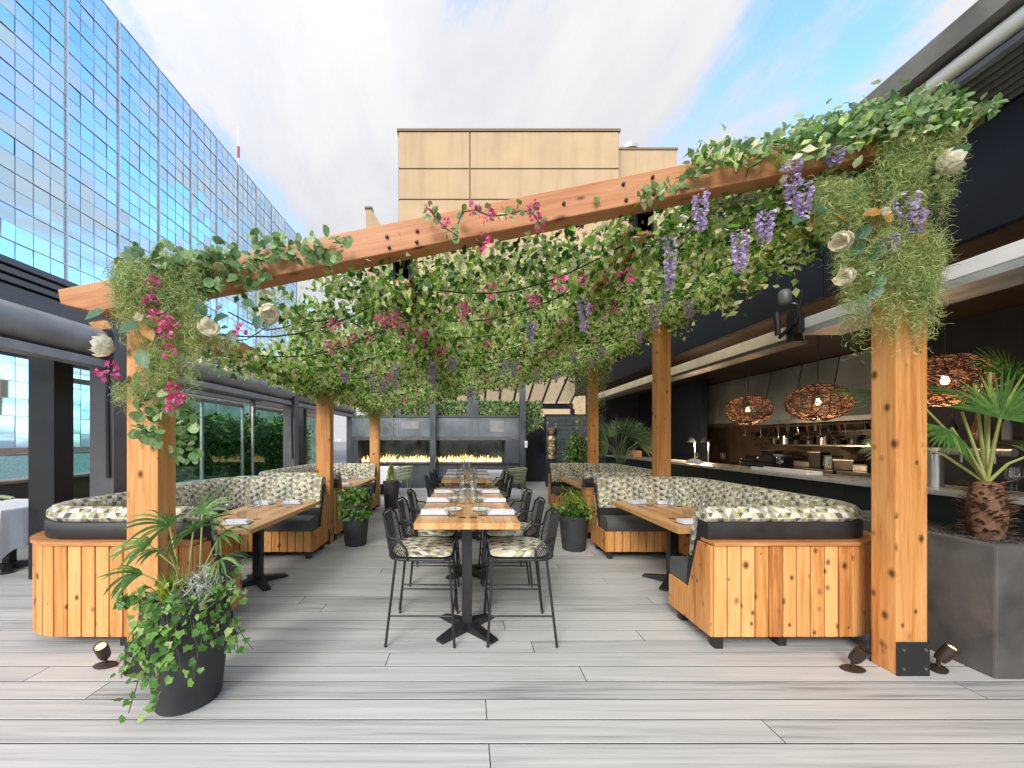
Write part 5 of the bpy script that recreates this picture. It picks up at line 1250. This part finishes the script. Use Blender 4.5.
for xa, xb in ((-3.3, -1.2), (-.9, 1.1)):
    mb = MB(); n = int((xb - xa) / .035)
    for k in range(n):
        x = xa + (xb - xa) * k / n + random.gauss(0, .02); h_ = .07 + .30 * abs(mnoise.noise(Vector((x * 1.9, 1.7, 0)))) + random.uniform(0, .10); r_ = random.uniform(.022, .04); lean = random.gauss(0, .05); pts, rs = [], []
        y = .34 + random.gauss(0, .06)
        for i in range(7): t = i / 6; pts.append((x + lean * t * t + .012 * math.sin(t * 7 + k), y, h_ * t)); rs.append(max(.002, r_ * math.sin(math.pi * (.22 + .78 * t)) ** 1.1))
        mb.tube(pts, rs, 6)
    mb.build('flame', 'flame', fw, loc=(0, 0, .80), fix=False)
    MB().box(xa - .05, xb + .05, .25, .43, .782, .80).build('burner', 'steel', fw)
for k, px in enumerate((396.5, 473)):
    x = (px - VX) / F * 11.9; zt = (2.62, 3.05)[k]; o = thing('flue_stack', (x, 11.9, 2.27), ('low dark square flue stack on the left part of the fireplace wall', 'taller dark square flue stack in the middle of the fireplace wall')[k], 'chimney')
    MB().box(-.18, .18, -.15, .15, 0, zt - 2.27).build('stack', 'fpmetal', o, bevel=.006); MB().box(-.2, .2, -.17, .17, zt - 2.268, zt - 2.22).build('cap', 'steel2', o)
for px, w_, zt, lab in ((433, .09, 3.3, 'slim dark steel post in front of the left fireplace'), (522.5, .085, 4.4, 'slim dark steel post at the right end of the fireplace wall')):
    x = (px - VX) / F * 11.45; o = thing('steel_post', (x, 11.45, 0), lab, 'post'); MB().box(-w_, w_, -.08, .08, .02, zt).build('shaft', 'fpmetal', o, bevel=.006); MB().box(-w_ - .05, w_ + .05, -.13, .13, 0, .019).build('base_plate', 'steel2', o)
# planter trough with hanging greenery
o = thing('planter_trough', (-.1, 12.15, 2.275), 'dark planter trough of drooping greenery on top of the fireplace wall', 'planter')
MB().box(-2.0, 2.45, -.18, .18, 0, .28).build('trough', 'steel2', o, bevel=.01)
n = 3800; xs = rng.uniform(-2.05, 2.5, n); t = rng.uniform(0, 1, n) ** 1.2; dep = np.array([.34 + .25 * mnoise.noise(Vector((x * 2.3, 0, 5.))) + (.4 if x > 1.75 else 0) for x in xs])
ps = np.stack([xs, -.22 - .08 * rng.uniform(0, 1, n), .48 - t * dep * 1.25], 1)
scatter('foliage', T_QUAD, ps, rdirs(n, (0, -.4, -1.)), rdirs(n, (0, -1, .4)), rng.uniform(.07, .13, n), 'eucalyptus', o)
ps2 = ps[:900].copy(); ps2[:, 2] -= .08; scatter('hanging_moss', T_CURL, ps2, rdirs(900, (0, -.2, -2.)), rdirs(900, (0, -1, 0)), rng.uniform(.15, .25, 900), 'moss', o)
# slatted wall with totem
sw = thing('slatted_wall', (2.55, 11.95, 0), 'dark horizontal slatted timber wall at the back right beside the doorway', 'wall')
mb = MB()
for k in range(15): mb.box(0, 1.9, 0, .03, .02 + k * .15, .02 + k * .15 + .138)
mb.build('slat', simple('blue_black_stain', (.045, .055, .062), .5, var=.3), sw); MB().box(0.01, 1.89, .035, .2, 0, 2.26).build('backing', 'navy', sw); MB().box(-.02, 1.92, -.01, .22, 2.27, 2.33).build('cap', 'navy', sw)
o = thing('back_wall', (1.66, 13.4, 0), 'dark doorway wall behind the gap right of the fireplace', 'wall'); MB().box(-.2, 3.5, 0, .2, 0, 2.35).build('panel', 'navy', o); MB().box(.2, 1.0, -.04, -.002, .01, 2.1).build('door', 'steel2', o)
M['brass'] = simple('aged_brass', (.36, .27, .15), .45, metal=.6, var=.5, scale=12)
to = thing('totem_sculpture', (2.69, 11.84, 0), 'carved brass totem sculpture with a bowl on top against the slatted wall', 'sculpture')
MB().box(-.12, .12, -.08, .08, 0, .9).build('plinth', 'steel2', to, bevel=.01)
mb = MB(); mb.lathe([(0, 0), (.12, 0), (.13, .1), (.09, .16), (.12, .25), (.14, .36), (.10, .42), (.12, .5), (.15, .62), (.11, .70), (.07, .74), (0, .74)], 18, (0, 0, .901), sy=.6); mb.build('carved_body', 'brass', to, smooth=True)
mb = MB()
for (x, z, r_) in ((-.05, 1.32, .04), (.05, 1.32, .04), (0, 1.2, .035), (-.06, 1.5, .045), (.06, 1.5, .045), (0, 1.05, .05), (-.07, 1.1, .03)): mb.lathe([(0, -r_), (r_ * .7, -r_ * .7), (r_, 0), (r_ * .7, r_ * .7), (0, r_)], 10, (x, -.08, z))
mb.build('carving', 'brass', to, smooth=True)
MB().lathe([(0, 1.66), (.06, 1.67), (.14, 1.78), (.155, 1.88), (.14, 1.88), (.05, 1.7), (0, 1.69)], 18).build('bowl', 'brass', to, smooth=True)
mb = MB(); mb.tube([(-.12, 0, 1.85), (-.14, 0, 1.98), (-.12, 0, 2.08)], .015, 6); mb.tube([(.12, 0, 1.85), (.14, 0, 1.96), (.13, 0, 2.04)], .015, 6); mb.build('horn', 'brass', to)
o = thing('wall_switch', (1.8, 11.33, 1.37), 'small white switch box on the steel post right of the fireplace', 'switch'); MB().box(-.04, .04, -.03, .03, -.1, .1).build('box', 'white', o, bevel=.01); MB().box(-.015, .015, -.036, -.031, -.03, .03).build('rocker', 'silver', o)

# ------------------------------------------------------------------ left steel pavilion, screens and hedge
pv = thing('steel_pavilion', (-3.9, 8, 0), 'dark grey steel pavilion frame with rolled awning along the left side', 'pavilion')
def LB(mb, x0, x1, y0, y1, z0, z1): return mb.box(x0 + 3.9, x1 + 3.9, y0 - 8, y1 - 8, z0, z1)
LB(MB(), -4.5, -4.15, 1., 12.6, 2.80, 3.16).build('roof_beam', 'navy', pv, bevel=.01)
mb = MB()
for k in range(4): LB(mb, -4.14, -4.10, 1., 12.6, 2.84 + k * .08, 2.89 + k * .08)
mb.build('louvre', 'steel', pv)
MB().tube([(0, 1. - 8, 2.52), (0, 3.93 - 8, 2.52)], .155, 18).build('awning_roll', 'tube', pv, smooth=True)
MB().tube([(0, 4.2 - 8, 2.52), (0, 8.1 - 8, 2.52)], .155, 18).build('awning_roll', 'tube', pv, smooth=True)
MB().tube([(0, 8.35 - 8, 2.52), (0, 12.4 - 8, 2.52)], .155, 18).build('awning_roll', 'tube', pv, smooth=True)
for ya_, yb_ in ((1., 3.93), (4.2, 8.1), (8.35, 12.4)): LB(MB(), -3.98, -3.80, ya_, yb_, 2.26, 2.345).build('awning_rail', 'tube', pv, bevel=.01)
LB(MB(), -4.1, -3.95, 1., 12.5, 2.62, 2.79).build('awning_hood', 'steel', pv)
for y in (4.06, 8.22, 12.5): 
    LB(MB(), -4.02, -3.76, y - .1, y + .1, .012, 2.66).build('post', 'steel', pv, bevel=.008); LB(MB(), -4.06, -3.72, y - .14, y + .14, 0, .011).build('base_plate', 'steel2', pv)
for y in (4.1, 10.2): LB(MB(), -4.72, -4.44, y - .1, y + .1, 0, 2.79).build('inner_post', 'steel2', pv, bevel=.006)
mb = MB()
for y in (4.06, 8.22): mb.tube([(.1, y - 8 - .12, 2.62), (.1, y - 8 - .12, 2.3), (.08, y - 8 - .11, 1.9), (.1, y - 8 - .12, 1.1)], .018, 6); mb.box(.02, .14, y - 8 - .16, y - 8 - .11, 2.3, 2.66)
mb.build('crank_arm', 'steel2', pv)
for y in (3.2, 4.1, 8.2, 12.2): LB(MB(), -7.0, -4.51, y - .06, y + .06, 2.86, 3.0).build('cross_beam', 'steel2', pv)
LB(MB(), -7.1, -6.95, 1., 12.6, 2.8, 3.0).build('outer_beam', 'steel2', pv)
for y in (4.6, 8.2, 12.2): LB(MB(), -7.09, -6.96, y - .06, y + .06, 0, 2.79).build('outer_post', 'steel2', pv)
LB(MB(), -7., -4.51, 1., 3.0, 3.01, 3.05).build('roof_panel', 'navy', pv)
# low terrace wall with glass guard
o = thing('terrace_parapet', (-6.8, 5, 0), 'low brown terrace wall with clear glass guard on the far left', 'wall'); MB().box(-.12, .12, -5, 7.5, 0, .86).build('wall', simple('dark_brown_wall', (.075, .05, .04), .7), o); MB().box(-.14, .14, -5, 7.5, .861, .90).build('coping', 'brownledge', o)
M['guard'] = sheetglass('green_guard_glass', (.80, .95, .90), .045)
MB().box(-.012, .012, -5, 7.5, .93, 1.26).build('glass_guard', 'guard', o); MB().box(-.03, .03, -5, 7.5, 1.262, 1.29).build('hand_rail', 'silver', o)
mb = MB()
for k in range(11): mb.box(-.02, .02, -4.9 + k * 1.2, -4.87 + k * 1.2, .901, 1.26)
mb.build('baluster', 'silver', o)
# neighbour glass hall
M['teal'] = simple('teal_hall_glass', (.24, .36, .335), .35, metal=.1, var=.5, scale=.9)
gh = thing('glass_hall', (-13, 21.4, -2.6), 'low green glazed hall with pale mullions beyond the hedge on the left', 'building')
for k in range(9):
    y = -6.5 + k * 2.2
    mb = MB(); mb.box(-.03, 0, y + .02, y + 2.18, 0, 6.2); mb.build('window', 'teal', gh)
    MB().box(-.02, .07, y - .05, y + .05, 0, 6.3).build('mullion', 'silver', gh)
for z in (2.4, 4.3, 6.2): MB().box(.0005, .05, -6.5, 13.2, z, z + .07).build('transom', 'silver', gh)
MB().box(-.9, -.04, -6.5, 13.2, 0, 6.25).build('hall_body', 'navy', gh); MB().box(-1, .15, -6.6, 13.4, 6.28, 6.6).build('roof', 'steel', gh)
# screens
for (ya_, yb_, lab) in ((4.3, 5.5, 'narrow green tinted glass windscreen between the dark posts and the left front post'), (5.55, 8.05, 'green tinted glass windscreen with silver frame in front of the near hedge'), (8.4, 12.2, 'green tinted glass windscreen with silver frame in front of the far hedge')):
    o = thing('glass_screen', (-4.85, ya_, 0), lab, 'screen'); w_ = yb_ - ya_
    MB().box(-.008, .008, .04, w_ - .04, .06, 2.2).build('pane', 'guard', o); mb = MB(); mb.box(-.025, .025, 0, w_, 2.2, 2.26); mb.box(-.025, .025, 0, w_, 0, .06)
    for q in (0, w_ / 2 - .02, w_ - .04): mb.box(-.02, .02, q, q + .04, .061, 2.199)
    mb.build('frame', 'silver', o)
hd = thing('ivy_hedge', (-5.45, 8, 0), 'dense dark green climbing hedge behind the glass screens on the left', 'hedge')
MB().box(-.3, .3, -1.8, 4.4, 0, .45).build('trough', 'steel2', hd, bevel=.01)
n = 15000; ys = rng.uniform(-1.75, 4.4, n); top_ = np.array([1.6 + .55 * mnoise.noise(Vector((y * 1.5, 3.1, 0))) + .35 * mnoise.noise(Vector((y * 4.2, .3, 0))) + (.35 if y > -1 else -.1) for y in ys]); t = rng.uniform(0, 1, n) ** .8
ps = np.stack([rng.normal(0, .13, n) + .1 * np.array([mnoise.noise(Vector((y * 3, z * 4, 0))) for y, z in zip(ys, t * 2)]), ys, .42 + t * (top_ - .42)], 1)
scatter('foliage', T_OVAL, ps, rdirs(n, (.6, -.3, .1)), rdirs(n, (1., -.3, .7)), rng.uniform(.07, .13, n), 'hedge', hd)
mb = MB()
for k in range(25): y = -1.7 + k * .24; mb.tube([(0, y, .4), (random.gauss(0, .05), y + random.gauss(0, .1), 1.0), (random.gauss(0, .08), y + random.gauss(0, .15), 1.6)], .014, 5)
mb.build('stem', 'bark', hd)

# ------------------------------------------------------------------ white tables and tub chairs
def cloth_table(x, y, label, w=.8, drop=.42, h=.75):
    o = thing('clothed_table', (x, y, 0), label, 'table', 'tables under white cloths'); n = 14; ring = []
    hw = w / 2
    for i in range(4 * n):
        s = i // n; t = (i % n) / n * 2 - 1; p = [(t * hw, -hw), (hw, t * hw), (-t * hw, hw), (-hw, -t * hw)][s]; ring.append(Vector((*p, 0)))
    mb = MB(); N = len(ring); vs = [(0, 0, h)]; fs = []
    lev = [(.97, 0, 0), (1., -.012, 0), (1.01, -.1, .008), (1.04, -.25, .02), (1.07, -drop, .032)]
    for sc_, dz, amp in lev:
        for i, p in enumerate(ring):
            t = abs(((i % n) / n * 2 - 1)); k = amp * math.sin(i * 1.9) + (amp * 2.2 * t ** 6); q = p * (sc_ + k / hw * .6); vs.append((q.x, q.y, h + dz - (.10 * t ** 5 if dz < -.2 else 0)))
    for i in range(N): fs.append((0, 1 + i, 1 + (i + 1) % N))
    for l in range(len(lev) - 1):
        for i in range(N): a = 1 + l * N; fs.append((a + i, a + (i + 1) % N, a + N + (i + 1) % N, a + N + i))
    mb.add(vs, fs); mb.build('tablecloth', 'linen', o, smooth=True)
    MB().box(-hw * .9, hw * .9, -hw * .9, hw * .9, h - .04, h - .008).build('tabletop', 'tabletop', o); xbase(o, 0, 0, h - .041)
    return o
cloth_table(-5.35, 4.35, 'white clothed table at the left edge of the picture beyond the near left booth', .82)
for x, y, lab in ((-5.3, 6.7, 'white clothed table seen above the near left booth left of the front post'), (-4.35, 7.4, 'white clothed table seen between the near left booth and the hedge'), (-2.35, 10.3, 'white clothed table at the back left in front of the fireplace'), (.55, 9.0, 'white clothed table at the back on the right behind the second long table')): cloth_table(x, y, lab)
def tub_chair():
    o = thing('tub_chair', (0, 0, 0), '-', 'chair', 'olive woven tub chairs')
    MB().lathe([(0, .43), (.22, .43), (.235, .45), (.22, .475), (0, .48)], 20).build('seat', 'olive', o, smooth=True)
    mb = MB(); N = 18
    for k in range(4):
        z = .50 + k * .085; mb.tube([((.25 + k * .012) * math.cos(a), (.25 + k * .012) * math.sin(a), z + .03 * math.cos(a) * -1) for a in [R(-125 + 250 * i / N) + math.pi for i in range(N + 1)]], .016 if k < 3 else .026, 6)
    for i in range(10): a = R(-120 + 240 * i / 9) + math.pi; mb.tube([(.235 * math.cos(a), .235 * math.sin(a), .45), (.285 * math.cos(a), .285 * math.sin(a), .76)], .008, 5)
    mb.build('backrest', 'olive', o, smooth=True)
    for x, y in ((.16, .16), (.16, -.16), (-.16, .16), (-.16, -.16)): MB().tube([(x, y, .44), (x * 1.35, y * 1.35, 0)], [.016, .011], 6).build('leg', 'olive', o)
    return o
tc_ = tub_chair(); spots = [(-6.0, 4.55, 0, 'olive tub chair behind the white table at the left edge'), (-5.35, 5.9, 1.5, 'olive tub chair in front of the white table left of the front post'), (-4.4, 6.62, 1.5, 'olive tub chair near side of the white table beside the hedge'), (-1.75, 10.0, math.pi, 'pale olive chair right of the white table in front of the left fireplace'), (-2.9, 9.75, .8, 'olive tub chair left of the white table at the back by the fireplace'), (1.2, 9.3, math.pi, 'olive tub chair right of the white clothed table at the back')]
for k, (x, y, rz, lab) in enumerate(spots):
    if k == 0: tc_.location = (x, y, 0); tc_.rotation_euler.z = rz; tc_['label'] = lab
    else: copy_tree(tc_, (x, y, 0), rz, lab)
